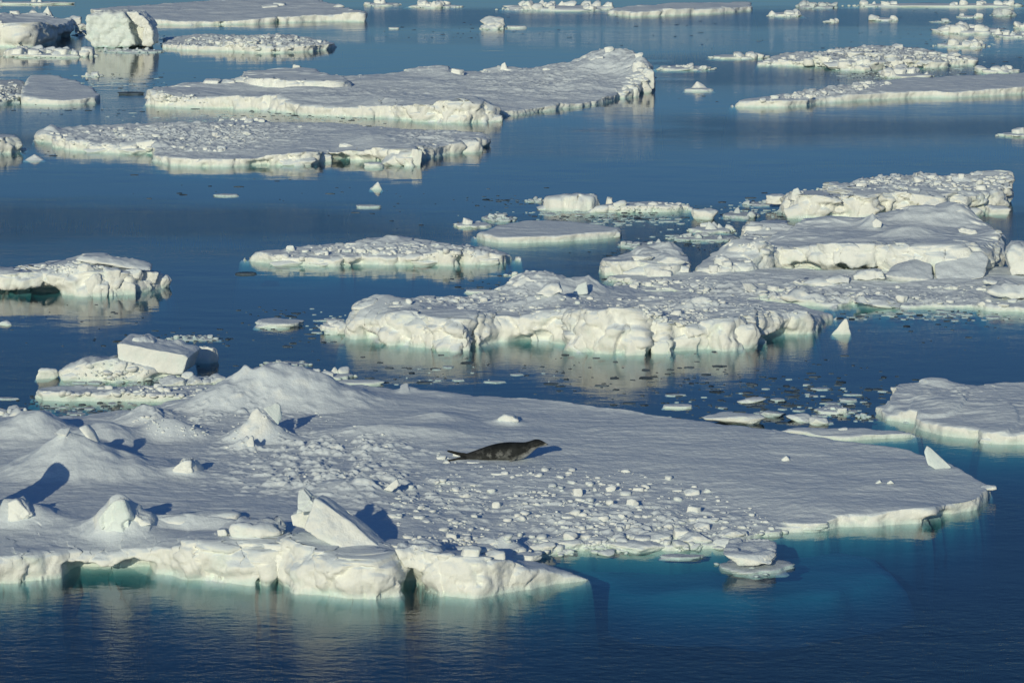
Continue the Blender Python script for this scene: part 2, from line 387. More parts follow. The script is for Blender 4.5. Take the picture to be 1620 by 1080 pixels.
    for (rx, ry, rwx, rwy, amp) in rough:
        p = at(rx, ry, .6); s = scale_at(p[1]); w = np.exp(-(((x - p[0]) / (rwx / s)) ** 2 + ((y - p[1]) / rwy) ** 2))
        k = np.maximum(0, n2(x / .8, y / .5, seed + 26) + .7 * n2(x / .3, y / .22, seed + 27) + .35 * n2(x / .14, y / .12, seed + 28) - .02)
        t = t + amp * w * (np.minimum(k, .75) * 1.4 - .1)
    z = z + t * tm
    px_, py_ = ex + gxv * qq, ey + gyv * qq
    V = np.stack([px_, py_, z], 1)
    idx = -np.ones(nx * ny, np.int64); idx[keep] = np.arange(keep.sum()); idx = idx.reshape(ny, nx)
    q4 = np.stack([idx[:-1, :-1], idx[:-1, 1:], idx[1:, 1:], idx[1:, :-1]], -1).reshape(-1, 4); q4 = q4[(q4 >= 0).all(1)]
    c = np.array((poly[:, 0].mean(), poly[:, 1].mean(), 0.0))
    fl = Floe(); fl.poly = poly
    if parent is None:
        fl.o = empty(name, c, label, cat, group)
    else: fl.o = parent
    link_mesh(part, V, q4, mat, fl.o, loc=c)
    # height lookup
    cs = max(.12, g * 2); fl.cs = cs; fl.x0, fl.y0 = V[:, 0].min(), V[:, 1].min()
    W, Hh = int((V[:, 0].max() - fl.x0) / cs) + 2, int((V[:, 1].max() - fl.y0) / cs) + 2
    hm = np.full((Hh, W), -9.0); np.maximum.at(hm, (((V[:, 1] - fl.y0) / cs).astype(int), ((V[:, 0] - fl.x0) / cs).astype(int)), V[:, 2])
    fl.hm = hm; return fl
def top_z(fl, X, Y, default=0.0):
    i, j = int((Y - fl.y0) / fl.cs), int((X - fl.x0) / fl.cs)
    if 0 <= i < fl.hm.shape[0] and 0 <= j < fl.hm.shape[1] and fl.hm[i, j] > -5: return float(fl.hm[i, j])
    return default
def on(fl, px, py):
    """point of the floe's surface that the pixel shows"""
    z = 4.0
    while z > 0:
        p = at(px, py, z)
        if top_z(fl, p[0], p[1], -1) >= z: return p
        z -= .025
    return at(px, py, 0)

# small things set on or frozen into a floe ------------------------------------------------
def put(fl, x0, x1, yb, yt, shape='lump', k=0, depth=.8, mat=None, sink=.3, rz=0, tilt=(0, 0), sub=3, name='ice_block', label=None):
    p = on(fl, (x0 + x1) / 2, yb); s = scale_at(p[1], p[2]); w = (x1 - x0) / s / 2; d = w * depth
    h = max((yb - yt) / s - 2 * d * .2, (yb - yt) / s * .6)
    return block(fl.o, (p[0], p[1] + d, p[2] + h * (1 - sink) / 2 - h * sink * .5), (w, d, h * (1 + sink) / 2 ), shape, k, mat, rz, name, tilt, sub, label)
def in_poly(p, poly):
    c = False; n = len(poly)
    for i in range(n):
        a, b = poly[i], poly[i - 1]
        if (a[1] > p[1]) != (b[1] > p[1]) and p[0] < (b[0] - a[0]) * (p[1] - a[1]) / (b[1] - a[1]) + a[0]: c = not c
    return c
def rubble(fl, region, n, smin, smax, seed, big=0, mat=None, flat=.55, name='rubble', water=False, zoff=0.0, kfun=None):
    """broken bits strewn over a region: the larger as blocks of their own, the rest one mesh"""
    r = random.Random(seed); xs = [p[0] for p in region]; ys = [p[1] for p in region]; pts = []; tries = 0
    while len(pts) < n and tries < n * 12:
        tries += 1
        x, y = r.uniform(min(xs), max(xs)), r.uniform(min(ys), max(ys))
        if not in_poly((x, y), region): continue
        if r.random() > .22 + 1.6 * max(0.0, float(n2(np.array([x / 70.0]), np.array([y / 14.0]), seed % 7)[0]) + .12): continue
        p = at(x, y, 0) if water else on(fl, x, y)
        if (not water) and p[2] < .02: p[2] = 0
        pts.append((p, smin * (smax / smin) ** (r.random() ** 3.8)))
    pts.sort(key=lambda q: -q[1])
    shapes = ('lump', 'lump', 'flat', 'lump')
    for (p, s) in pts[:big]:
        sh = shapes[r.randrange(4)]; fz = r.uniform(.3, .75)
        block(fl.o, (p[0], p[1], p[2] + s * fz * .2), (s, s * r.uniform(.6, 1), s * fz), sh, r.randrange(6), mat, r.uniform(0, 6.28), sub=2 if s < .2 else 3)
    if len(pts) > big:
        VV = []; FF = []; off = 0
        pr = [rock_verts(90 + i, ('lump', 'lump', 'flat')[i % 3], 2 if i % 2 else 1) for i in range(6)]
        for (p, s) in pts[big:]:
            v, f = pr[r.randrange(6)]; a = r.uniform(0, 6.28); ca, sa = math.cos(a), math.sin(a)
            w = v * np.array((s, s * r.uniform(.6, 1), s * flat * r.uniform(.5, 1.2)))
            w = np.stack([w[:, 0] * ca - w[:, 1] * sa, w[:, 0] * sa + w[:, 1] * ca, w[:, 2]], 1) + p + np.array((0, 0, s * flat * .15 + zoff))
            VV.append(w); FF.append(f + off); off += len(v)
        o = link_mesh(name, np.concatenate(VV), np.concatenate(FF), mat or M_ICE, fl.o, loc=np.array(fl.o.location), smooth=True)
        o['kind'] = 'stuff'
def edge_blocks(fl, pts, seed, smin=.15, smax=.4, shapes=('lump', 'block'), mat=None, lift=.3):
    r = random.Random(seed)
    for (x, y) in pts:
        p = on(fl, x, y); s = r.uniform(smin, smax); h = s * r.uniform(.5, .9)
        block(fl.o, (p[0], p[1], p[2] + h * lift), (s, s * r.uniform(.6, 1), h), r.choice(shapes), r.randrange(6), mat, r.uniform(-.6, .6), tilt=(r.uniform(-.3, .3), r.uniform(-.3, .3)))

def shard(parent, pts, yb, zb, thick=.3, seed=0, name='ice_shard', mat=None, cuts=9, shrink=.9, noise=.035, smooth=3, label=None):
    """slab or pinnacle of ice: outline (x, y[, dy]) pixels standing on the ground point (.., yb), thickness in metres"""
    Yb = at(pts[0][0], yb, zb)[1]; bm = bmesh.new(); P = []
    for p in pts: P.append(at_plane(p[0], p[1], Yb + (p[2] if len(p) > 2 else 0)))
    P = np.array(P); c = P.mean(0); B = c + (P - c) * shrink + np.array((thick * .12, thick, 0))
    for q in np.concatenate([P, B]): bm.verts.new(q)
    bmesh.ops.convex_hull(bm, input=bm.verts[:]); 
    loose = [v for v in bm.verts if not v.link_faces]; bmesh.ops.delete(bm, geom=loose, context='VERTS')
    ext = P.max(0) - P.min(0); tgt = max(ext[0], ext[2]) / cuts
    for _ in range(7):
        es = [e for e in bm.edges if e.calc_length() > tgt]
        if not es: break
        bmesh.ops.subdivide_edges(bm, edges=es, cuts=1, use_grid_fill=False)
        bmesh.ops.triangulate(bm, faces=bm.faces[:])
    for _ in range(smooth): bmesh.ops.smooth_vert(bm, verts=bm.verts[:], factor=.4, use_axis_x=True, use_axis_y=True, use_axis_z=True)
    bmesh.ops.recalc_face_normals(bm, faces=bm.faces[:]); bm.normal_update()
    co = np.array([v.co[:] for v in bm.verts]); no = np.array([v.normal[:] for v in bm.verts])
    fv, fe = facet3(co[:, 0] * 1.9, co[:, 1] * 1.9, co[:, 2] * 1.9, seed)
    co = co + no * (noise * ext.max() * 1.3 * fbm3(co[:, 0] * 1.6, co[:, 1] * 1.6, co[:, 2] * 1.6, seed, 4) + (min(.12, noise * ext.max() * 1.6) if noise > .02 else 0) * (fv - .3 * (1 - fe)))[:, None]
    bm.verts.index_update(); f = np.array([[v.index for v in q.verts] for q in bm.faces]); bm.free()
    cc = np.array((co[:, 0].mean(), co[:, 1].mean(), zb))
    o = link_mesh(name, co, f, mat or M_ICE, parent, loc=cc)
    if label: o['label'] = label
    return o

def chunk(label, x0, x1, yw, yt, shape='lump', k=0, cat='ice chunk', name='ice_chunk', depth=.8, mat=None, sub=4, rz=0, group=None, tilt=(0, 0)):
    """single floating piece"""
    p = at((x0 + x1) / 2, yw, 0); s = scale_at(p[1]); w = (x1 - x0) / s / 2; d = w * depth; vis = (yw - yt) / s
    h = max((vis - 2 * d * .18), vis * .5); d = min(d, max(.3 * w, (vis - h * .6) / .2 / 2 + .2 * w))
    key = ('one', shape, k, (mat or M_ICE).name, sub)
    if key not in _protos:
        v, f = rock_verts(k * 29 + 3, shape, sub); o = link_mesh(name, v, f, mat or M_ICE); _protos[key] = o.data
    else:
        o = bpy.data.objects.new(name, _protos[key]); COL.objects.link(o)
    o.name = name
    sink = .55 if shape != 'flat' else .9
    o.location = (p[0], p[1] + d * .8, h * (1 - sink) / 2); o.scale = (w, d, h * (1 + sink) / 2); o.rotation_euler = (tilt[0], tilt[1], rz)
    return tag(o, label, cat, group)
def clump(label, x0, x1, yw, yt, n, seed, mat=None, cat='brash ice', name='ice_clump', base=True, smin=.14, smax=.34, small=25, group=None, peakx=None):
    """low floating raft of broken pieces frozen together"""
    p0 = at((x0 + x1) / 2, yw, 0); s = scale_at(p0[1]); w = (x1 - x0) / s / 2; vis = (yw - yt) / s
    d = min(w * .9, max(.5, vis * 2.2)); hh = max(.12, (vis - d * .2) * .9)
    root = empty(name, (p0[0], p0[1] + d, 0), label, cat, group); r = random.Random(seed); fl = Floe(); fl.o = root
    if base:
        v, f = rock_verts(seed, 'flat', 4); rr = 1 + .25 * n2(v[:, 0] * 2.5, v[:, 1] * 2.5, seed)
        v = v * np.stack([rr, rr, np.ones(len(v))], 1) * np.array((w * .93, d * .95, hh * .55)) + np.array((p0[0], p0[1] + d, -.02))
        link_mesh('raft', v, f, mat or M_ICE, root, loc=np.array(root.location))
    for i in range(n):
        a = r.random() * 6.28; q = math.sqrt(r.random()); X = p0[0] + w * .85 * q * math.cos(a); Y = p0[1] + d + d * .8 * q * math.sin(a)
        if peakx is not None: X = X * .5 + .5 * (at(peakx, yw)[0] + r.gauss(0, w * .25))
        sz = min(r.uniform(smin, smax) * (.6 + .8 * hh), w * .5); hz = sz * r.uniform(.5, 1)
        block(root, (X, Y, hh * .45 * (1 - q * .5) * (1 if base else .2) + hz * .2), (sz, sz * r.uniform(.6, 1), hz), r.choice(('lump', 'block', 'lump', 'peak')), r.randrange(6), mat, r.uniform(-1, 1), tilt=(r.uniform(-.3, .3), r.uniform(-.3, .3)), sub=3)
    if small:
        VV = []; FF = []; off = 0
        for i in range(small):
            v, f = rock_verts(60 + i % 7, 'lump', 1); a = r.random() * 6.28; q = r.uniform(.3, 1.02)
            sz = r.uniform(.04, .12) * (.6 + .5 * s ** -1 * 40)
            v = v * np.array((sz, sz * .8, sz * .5)) + np.array((p0[0] + w * q * math.cos(a), p0[1] + d + d * q * math.sin(a), hh * .3 * (1 - q) + .02)); VV.append(v); FF.append(f + off); off += len(v)
        tag(link_mesh('ice_crumbs', np.concatenate(VV), np.concatenate(FF), mat or M_ICE, root, loc=np.array(root.location)), kind='stuff')
    return fl

# ================================================================== the sea
def sea():
    m, N = 1600.0, 40
    bm = bmesh.new()
    c = [bm.verts.new(p) for p in ((-m, -200, 0), (m, -200, 0), (m, 3000, 0), (-m, 3000, 0), (-m, -200, -14), (m, -200, -14), (m, 3000, -14), (-m, 3000, -14))]
    for f in ((0, 1, 2, 3), (7, 6, 5, 4), (4, 5, 1, 0), (5, 6, 2, 1), (6, 7, 3, 2), (7, 4, 0, 3)): bm.faces.new([c[i] for i in f])
    me = bpy.data.meshes.new('water'); bm.to_mesh(me); bm.free(); me.materials.append(M_WATER)
    o = bpy.data.objects.new('water', me); COL.objects.link(o); tag(o, kind='structure')
    bm = bmesh.new(); c = [bm.verts.new(p) for p in ((-m + 1, -199, -9), (m - 1, -199, -9), (m - 1, 2999, -9), (-m + 1, 2999, -9))]; bm.faces.new(c)  # added blue plane, stands in for light scattered back up from the depths
    me = bpy.data.meshes.new('upwelling_plane'); bm.to_mesh(me); bm.free(); me.materials.append(M_DEEP)
    o = bpy.data.objects.new('upwelling_plane', me); COL.objects.link(o); tag(o, kind='structure')
sea()

# ================================================================== near floe with the seal
main = floe('ice_floe', 'largest floe in the foreground, duned at left, with the dark seal lying on it',
    front=[(-150, 925, 880), (-60, 926, 880), (0, 924, 874), (55, 921, 872), (88, 916, 874), (110, 912, 879), (160, 911, 881), (215, 911, 878), (242, 913, 868), (290, 919, 860),
           (335, 921, 856), (395, 924, 862), (412, 926, 862), (440, 925, 866), (462, 937, 866), (510, 943, 876), (560, 950, 886), (600, 949, 888),
           (640, 941, 884), (656, 930, 880), (668, 936, 866), (700, 942, 873), (745, 947, 888), (790, 943, 892), (850, 932, 902), (900, 922, 910), (932, 916, 914)],
    back=[(-150, 665, .55), (0, 664, .55), (100, 655, .5), (200, 646, .5), (300, 632, .5), (350, 622, .5), (430, 614, .5), (520, 612, .5), (640, 616, .45), (740, 622, .4), (830, 628, .4), (920, 638, .4),
          (1000, 648, .4), (1100, 663, .4), (1200, 677, .4), (1300, 692, .4), (1420, 707, .4), (1500, 730, .4), (1562, 757, .4), (1572, 768, .25),
          # the edge turns back along the near side, right to left
          (1548, 788, .33), (1500, 796, .33), (1478, 806, .45), (1430, 808, .45), (1330, 812, .4), (1312, 828, .18), (1240, 834, .15), (1190, 846, .12),
          (1150, 858, .12), (1060, 862, .14), (1000, 858, .14), (900, 862, .14), (870, 872, .12), (850, 878, .14), (846, 884, .32), (915, 908, .12)],
    seed=3, hb=.5, q=1.0, dune=.09, sas=.016, rag=.14, facet=.17, und=.12, shelf=(.45, .8), lip=.34, csz=1.15,
    ctrl=[(300, 830, .75), (100, 820, .8), (600, 840, .6), (700, 870, 1.0), (450, 760, .6), (200, 720, .6), (700, 700, .5), (900, 720, .45), (1000, 800, .22), (800, 800, .3), (1200, 760, .38),
          (1300, 790, .4), (1150, 820, .2), (950, 845, .18), (1400, 740, .4), (780, 870, .3), (560, 700, .55), (1440, 780, .42)],
    bumps=[(104, 684, 748, 120, 190, 3.4, 'cone'), (60, 652, 690, 120, 70, 2.2, 'dune'), (395, 594, 642, 105, 210, 2.8, 'cone'), (330, 628, 650, 80, 90, 1.6, 'dune'), (480, 606, 636, 120, 160, 2.4, 'dune'),
           (408, 644, 694, 66, 84, 1.2, 'cone'), (230, 640, 668, 60, 80, 2.0, 'cone'), (262, 664, 690, 60, 90, 1.5, 'dune'), (390, 688, 708, 40, 26, .8, 'cone'), (165, 672, 700, 60, 70, 1.6, 'dune'),
           (640, 609, 622, 26, 40, 1.0, 'cone'), (800, 655, 668, 38, 40, .9, 'cone'), (690, 650, 662, 60, 70, 1.5, 'dune'), (600, 672, 686, 130, 170, 1.4, 'dune'),
           (20, 790, 822, 60, 110, 1.4, 'dune'), (300, 812, 834, 140, 110, 1.0, 'ridge'), (190, 800, 835, 80, 60, 1.0, 'dune'),
           (520, 850, 862, 70, 100, 1.3, 'dune'), (182, 822, 842, 50, 60, .9, 'dune'), (130, 700, 716, 60, 60, .9, 'dune'), (290, 742, 752, 40, 50, .6, 'dune'),
           (50, 868, 884, 60, 50, .9, 'dune'), (790, 845, 868, 55, 60, 1.0, 'cone'), (560, 760, 775, 110, 80, 1.6, 'dune')],
    caves=[(100, 238, 911, .34, 1.0), (244, 252, 913, .55, .35), (400, 414, 925, .25, .5), (1450, 1500, 804, .16, .5)],
    gap=[(437, 922, .10, .45), (658, 934, .22, 1.1), (412, 925, .07, .3)],
    rough=[(500, 730, 150, 3.0, .10), (420, 700, 90, 1.6, .08), (620, 770, 120, 2.5, .10), (470, 765, 110, 1.6, .09), (380, 655, 110, 1.4, .10), (560, 705, 100, 1.4, .10), (260, 665, 60, 1.2, .10), (900, 790, 230, 3.4, .08), (1080, 820, 160, 2.2, .10)])

# pinnacles, tilted slabs and blocks frozen into it
def mz(px, py): return float(on(main, px, py)[2])
def msh(pts, xb, yb, **k):
    p = on(main, xb, yb); q = at_plane(xb, yb, p[1])
    return shard(main.o, [(a[0], a[1]) + tuple(a[2:]) for a in pts], yb, float(p[2]), **k)
msh([(472, 775, .9), (480, 772, .9), (503, 792, .9), (505, 806, .5), (470, 812, .4), (474, 795, .8)], 480, 856, thick=.22, seed=4, cuts=14, noise=.04, smooth=2, mat=M_CLEAR, label='upright chip at the top of the tilted slab')
msh([(497, 787, .5), (512, 795, .5), (560, 828, .4), (604, 866, .3), (612, 874, .2), (575, 880, 0), (520, 862, 0), (478, 838, 0), (488, 812, .5)], 540, 868, thick=.85, seed=5, cuts=24, noise=.018, smooth=5, label='big tilted slab with a sloping crest')
msh([(458, 815, -.1), (500, 798, .2), (508, 806, .2), (498, 828, 0), (484, 838, -.1), (462, 832, -.1)], 482, 840, thick=.5, seed=6, cuts=10, noise=.02)
msh([(156, 822), (172, 797), (189, 789), (194, 792), (204, 820), (206, 838), (180, 840), (160, 836)], 182, 838, thick=.45, seed=7, cuts=14, noise=.06, mat=M_CLEAR, label='upright wedge of ice standing in the snow')
msh([(206, 812, .2), (236, 815, .3), (240, 830), (210, 836)], 222, 836, thick=.5, seed=8, noise=.03)
msh([(232, 820, .2), (300, 814, .5), (375, 811, .6), (386, 815, .6), (382, 820, .5), (300, 828, .2), (236, 834)], 300, 836, thick=.5, seed=9, noise=.015, name='snow_ridge')
msh([(360, 838), (368, 828), (388, 825, .2), (418, 826, .3), (440, 834, .3), (455, 846, .2), (440, 847), (366, 850)], 400, 850, thick=.8, seed=10, noise=.06)
msh([(342, 838), (356, 837), (360, 847), (344, 848)], 350, 848, thick=.3, seed=11, cuts=6)
msh([(12, 795), (26, 790), (24, 806), (50, 815), (36, 822), (12, 824)], 26, 824, thick=.7, seed=12, noise=.07)
msh([(-90, 770), (-60, 700, .6), (-20, 720, .6), (-14, 790), (-10, 828), (-80, 832)], -40, 832, thick=.6, seed=13, noise=.02, label='tall slab at the left edge throwing a long shadow')
msh([(272, 742), (286, 730), (302, 729), (304, 748), (276, 749)], 290, 749, thick=.5, seed=14, noise=.07)
msh([(301, 731, .1), (307, 730, .3), (320, 745, .5), (318, 750, .3), (304, 749)], 306, 750, thick=.4, seed=15, noise=.02)
msh([(84, 686), (96, 676, .2), (112, 676, .3), (104, 690)], 98, 692, thick=.3, seed=16, noise=.05, cuts=9)
msh([(124, 676, .5), (136, 671, .6), (148, 684, .6), (157, 705, .5), (150, 708, .4), (138, 690, .4)], 146, 708, thick=.3, seed=17, noise=.02)
msh([(416, 646, .3), (438, 636, .6), (443, 640, .6), (446, 662, .5), (440, 672, .3)], 436, 684, thick=.14, seed=18, noise=.02, smooth=1, mat=M_CLEAR, label='thin upright fin of clear ice')
msh([(390, 700), (397, 689, .1), (400, 691, .1), (402, 706), (392, 708)], 397, 708, thick=.15, seed=20, noise=.02, smooth=1)
msh([(1462, 714, .2), (1466, 704, .3), (1472, 708, .3), (1506, 740, .2), (1480, 742, 0), (1468, 736)], 1480, 742, thick=.15, seed=21, noise=.015, smooth=1, mat=M_CLEAR, label='small pointed fin near the right tip')
msh([(786, 664), (798, 656), (812, 657), (820, 666), (800, 669)], 800, 669, thick=.5, seed=22, noise=.05)
msh([(606, 775), (628, 757), (632, 766), (620, 778)], 618, 780, thick=.2, seed=23, noise=.03)
msh([(1236, 727), (1244, 721), (1250, 728), (1238, 729)], 1243, 729, thick=.25, seed=24, noise=.04, cuts=6)
msh([(1383, 765), (1392, 758), (1397, 764), (1386, 766)], 1391, 766, thick=.2, seed=25, noise=.04, cuts=6)
msh([(1402, 764), (1409, 759), (1416, 765), (1404, 766)], 1409, 766, thick=.2, seed=26, noise=.04, cuts=6)
msh([(622, 868), (650, 863, .2), (670, 862, .3), (695, 872, .3), (705, 880, .2), (690, 905), (640, 900)], 665, 905, thick=.9, seed=27, noise=.035, cuts=16)
for a in ((690, 706, 727, 718, 'lump', 1), (700, 712, 733, 726, 'lump', 4), (716, 728, 722, 715, 'flat', 2), (738, 760, 733, 728, 'flat', 4), (728, 762, 882, 858, 'block', 1), (752, 794, 866, 846, 'lump', 2), (735, 790, 876, 858, 'flat', 3), (766, 800, 884, 866, 'lump', 2), (808, 858, 886, 870, 'block', 4),
          (838, 880, 872, 852, 'lump', 1), (880, 925, 872, 848, 'lump', 5), (962, 1062, 876, 848, 'lump', 3), (1064, 1092, 853, 831, 'block', 2), (1070, 1128, 862, 836, 'lump', 4),
          (1128, 1170, 868, 846, 'lump', 0), (1188, 1240, 848, 834, 'flat', 1), (1096, 1124, 838, 822, 'lump', 2), (926, 962, 862, 846, 'block', 1), (1010, 1064, 858, 838, 'lump', 2),
          (1136, 1180, 850, 832, 'lump', 4), (1240, 1312, 836, 818, 'flat', 2), (690, 720, 886, 870, 'lump', 5), (1552, 1578, 774, 765, 'lump', 2),
          (905, 922, 784, 768, 'block', 0), (958, 975, 778, 764, 'lump', 1), (1080, 1108, 784, 769, 'lump', 2), (990, 1012, 802, 784, 'lump', 3), (1086, 1110, 810, 796, 'block', 4),
          (946, 964, 826, 812, 'lump', 5), (778, 792, 804, 790, 'lump', 0), (1000, 1020, 776, 768, 'flat', 1), (776, 800, 752, 745, 'flat', 2), (880, 912, 820, 812, 'flat', 3), (1112, 1126, 780, 770, 'lump', 4)):
    put(main, *a[:4], shape=a[4], k=a[5], depth=.6, sub=4 if a[1] - a[0] > 40 else 3)
REG = [(640, 770), (760, 735), (900, 738), (1010, 745), (1110, 768), (1180, 800), (1240, 835), (1130, 862), (1000, 862), (860, 868), (760, 850), (650, 852), (600, 815)]
rubble(main, REG, 1500, .022, .17, 11, big=90, name='rubble')
rubble(main, [(340, 660), (480, 640), (620, 690), (640, 760), (560, 790), (440, 770), (360, 720)], 260, .02, .07, 12, big=0)
rubble(main, [(840, 850), (1180, 840), (1260, 838), (1170, 866), (1060, 872), (850, 880)], 160, .08, .3, 13, big=60)
rubble(main, [(640, 850), (760, 848), (860, 874), (840, 884), (720, 872)], 120, .06, .2, 14, big=30)
rubble(main, [(200, 660), (300, 655), (340, 690), (250, 690)], 80, .03, .1, 15, big=0)
rubble(main, [(692, 716), (706, 718), (712, 731), (760, 732), (740, 737), (696, 732)], 26, .03, .08, 16, big=4)
# pale foot of the floe lying under water at its right
def submerged(parent, poly_px, z, seed, mat=M_ICE):
    P = np.array([at(x, y, z) for x, y in poly_px]); c = P.mean(0); V = [c]; n = 96; ring = []
    L = np.concatenate([P, P[:1]]); seg = np.linalg.norm(np.diff(L, axis=0), axis=1); cum = np.concatenate([[0], np.cumsum(seg)])
    for i in range(n):
        t = cum[-1] * i / n; j = np.searchsorted(cum, t, side='right') - 1; ring.append(L[j] + (L[j + 1] - L[j]) * (t - cum[j]) / seg[j])
    ring = np.array(ring); F_ = []; rows = [1.0, .93, .86, .8, .65, .4, .2]; V = []
    for q in rows:
        w = c + (ring - c) * q; w[:, 2] = z - 30 * max(0, q - .8) ** 2 + .14 * n2(w[:, 0] / 1.8, w[:, 1] / 1.8, seed) ; w[:, :2] += .25 * q * np.stack([n2(w[:, 0], w[:, 1], seed + 1), n2(w[:, 0], w[:, 1], seed + 2)], 1); V.append(w)
    V = np.concatenate(V); V = np.concatenate([V, c[None]])
    for r_ in range(len(rows) - 1):
        for i in range(n): F_.append((r_ * n + i, r_ * n + (i + 1) % n, (r_ + 1) * n + (i + 1) % n, (r_ + 1) * n + i))
    F_ = np.array(F_); o = link_mesh('submerged_shelf', V, F_, mat, parent, loc=np.array(parent.location)); return o
submerged(main.o, [(840, 905), (1000, 950), (1180, 958), (1350, 945), (1460, 915), (1420, 880), (1290, 845), (1100, 850), (900, 860)], -.68, 5, mat=M_SUB)

# the seal ------------------------------------------------------------------------------------
def make_seal():
    gp = on(main, 785, 728); Y0 = gp[1] + .25; z0 = top_z(main, gp[0], Y0, gp[2])
    s = scale_at(Y0, z0)
    # (px x, y top, y bottom, half width m, dy)
    prof = [(728, 721, 726, .06, 0), (736, 718.5, 727, .09, 0), (748, 714.5, 727.8, .14, 0), (760, 710, 728, .19, 0), (774, 705, 728, .24, 0), (788, 701.6, 728, .28, 0), (800, 700, 728, .31, 0), (812, 699.8, 728, .31, -.01),
            (822, 700, 727.6, .29, -.03), (831, 699.6, 724.5, .25, -.05), (838, 697.6, 719, .20, -.07), (844, 695, 713, .165, -.08), (849, 694, 708.5, .15, -.10), (854, 694.6, 706, .125, -.12), (859, 696.8, 704.6, .09, -.14), (863, 699.0, 704, .065, -.16), (866, 700.6, 703.4, .035, -.17)]
    xb = 795; X0 = gp[0]; rings = []; NS = 28
    for (x, yt, yb, hw, dy) in prof:
        X = X0 + (x - 785) / s; zt = (728 - yt) / s / .98; zb = (728 - yb) / s / .98; zc = (zt + zb) / 2; hz = (zt - zb) / 2
        for j in range(NS):
            a = 2 * math.pi * j / NS; ca, sa = math.cos(a), math.sin(a)
            zz = zc + hz * sa * (1 if sa > 0 else .97); flat = 1 + (.12 if sa < 0 else 0)
            rings.append((X, Y0 + dy + hw * ca * flat, z0 + zz - .02))
    n = len(prof); faces = []
    for i in range(n - 1):
        for j in range(NS): faces.append((i * NS + j, i * NS + (j + 1) % NS, (i + 1) * NS + (j + 1) % NS, (i + 1) * NS + j))
    bm = bmesh.new(); vs_ = [bm.verts.new(p) for p in rings]
    for f in faces: bm.faces.new([vs_[i] for i in f])
    bm.faces.new(vs_[:NS]); bm.faces.new(vs_[-NS:][::-1])
    def W(x, y, dy): # pixel to local place near the body plane
        return Vector((X0 + (x - 785) / s, Y0 + dy, z0 + (728 - y) / s / .98 - .02))
    def fin(pts, th):
        """flipper: list of (front point, back point) pairs along its length, flattened"""
        prev = None
        for i, (a, b) in enumerate(pts):
            t = th * (1 - .65 * i / (len(pts) - 1)); d = (b - a).normalized(); ax = (pts[-1][0] - pts[0][0]).normalized(); nrm = d.cross(ax).normalized() * t; mid = (a + b) / 2
            ring = [bm.verts.new(p) for p in (a, (a + mid) / 2 + nrm, mid + nrm * 1.2, (b + mid) / 2 + nrm, b, (b + mid) / 2 - nrm, mid - nrm * 1.2, (a + mid) / 2 - nrm)]
            if prev:
                for j in range(8): bm.faces.new((prev[j], prev[(j + 1) % 8], ring[(j + 1) % 8], ring[j]))
            else: bm.faces.new(ring[::-1])
            prev = ring
        bm.faces.new(prev)
    # hind flippers, one cocked up, one lying
    fin([(W(742, 717, -.02), W(742, 725, .05)), (W(730, 716, -.05), W(731, 723, .05)), (W(719, 713.5, -.08), W(719, 719.5, .03)), (W(710, 711.2, -.10), W(712, 716.5, .0)), (W(706.5, 712, -.10), W(707.5, 715, -.03))], .05)
    fin([(W(742, 721, -.10), W(742, 727, .06)), (W(730, 721.5, -.2), W(729, 728, -.02)), (W(719, 723.5, -.28), W(717, 729, -.10)), (W(709, 725, -.34), W(710, 728, -.2)), (W(705, 726, -.34), W(705, 727.5, -.27))], .05)
    # fore flippers held back along the chest
    fin([(W(826, 712, -.26), W(818, 715, -.28)), (W(822, 719, -.33), W(812, 721, -.35)), (W(815, 724, -.38), W(806, 725.5, -.40)), (W(807, 727, -.40), W(802, 727.4, -.42))], .024)
    fin([(W(826, 712, .24), W(818, 715, .26)), (W(822, 719, .33), W(812, 721, .35)), (W(815, 724, .42), W(806, 725.5, .44)), (W(807, 727, .46), W(802, 727.4, .48))], .024)
    bmesh.ops.recalc_face_normals(bm, faces=bm.faces[:])
    me = bpy.data.meshes.new('tmp'); bm.to_mesh(me); bm.free(); ob = bpy.data.objects.new('tmp', me); COL.objects.link(ob)
    sub = ob.modifiers.new('s', 'SUBSURF'); sub.levels = 2; rm = ob.modifiers.new('r', 'REMESH'); rm.mode = 'VOXEL'; rm.voxel_size = .014
    sm = ob.modifiers.new('m', 'SMOOTH'); sm.iterations = 3; sm.factor = .5
    dg = bpy.context.evaluated_depsgraph_get(); em = bpy.data.meshes.new_from_object(ob.evaluated_get(dg)); bpy.data.objects.remove(ob)
    c = Vector((X0, Y0, z0)); em.transform(Matrix.Translation(-c)); em.name = 'body'
    for p in em.polygons: p.use_smooth = True
    m, N, L = new_mat('seal_fur'); out = N.new('ShaderNodeOutputMaterial'); P = N.new('ShaderNodeBsdfPrincipled')
    tc = N.new('ShaderNodeTexCoord'); sep = N.new('ShaderNodeSeparateXYZ'); L.new(tc.outputs['Object'], sep.inputs[0])
    nz = noise_(N, L, tc.outputs['Object'], 3.2, 5, .65); sp = noise_(N, L, tc.outputs['Object'], 16, 3, .6); ns = N.new('ShaderNodeNewGeometry')
    # belly line rises towards the throat: pale below, dark above
    hgt = math_(N, L, 'SUBTRACT', sep.outputs[2], math_(N, L, 'MULTIPLY', mapr(N, L, sep.outputs[0], .62, 1.5, 0, 1), .40))
    hgt = math_(N, L, 'ADD', hgt, math_(N, L, 'MULTIPLY', math_(N, L, 'SUBTRACT', nz, .5), .30))
    pale = mapr(N, L, hgt, .05, .17, 1, 0)
    pale = math_(N, L, 'MULTIPLY', pale, mapr(N, L, sep.outputs[0], .3, .85, .08, 1.0)); pale = math_(N, L, 'MULTIPLY', pale, mapr(N, L, sep.outputs[0], -1.0, -.6, 0, 1.0))
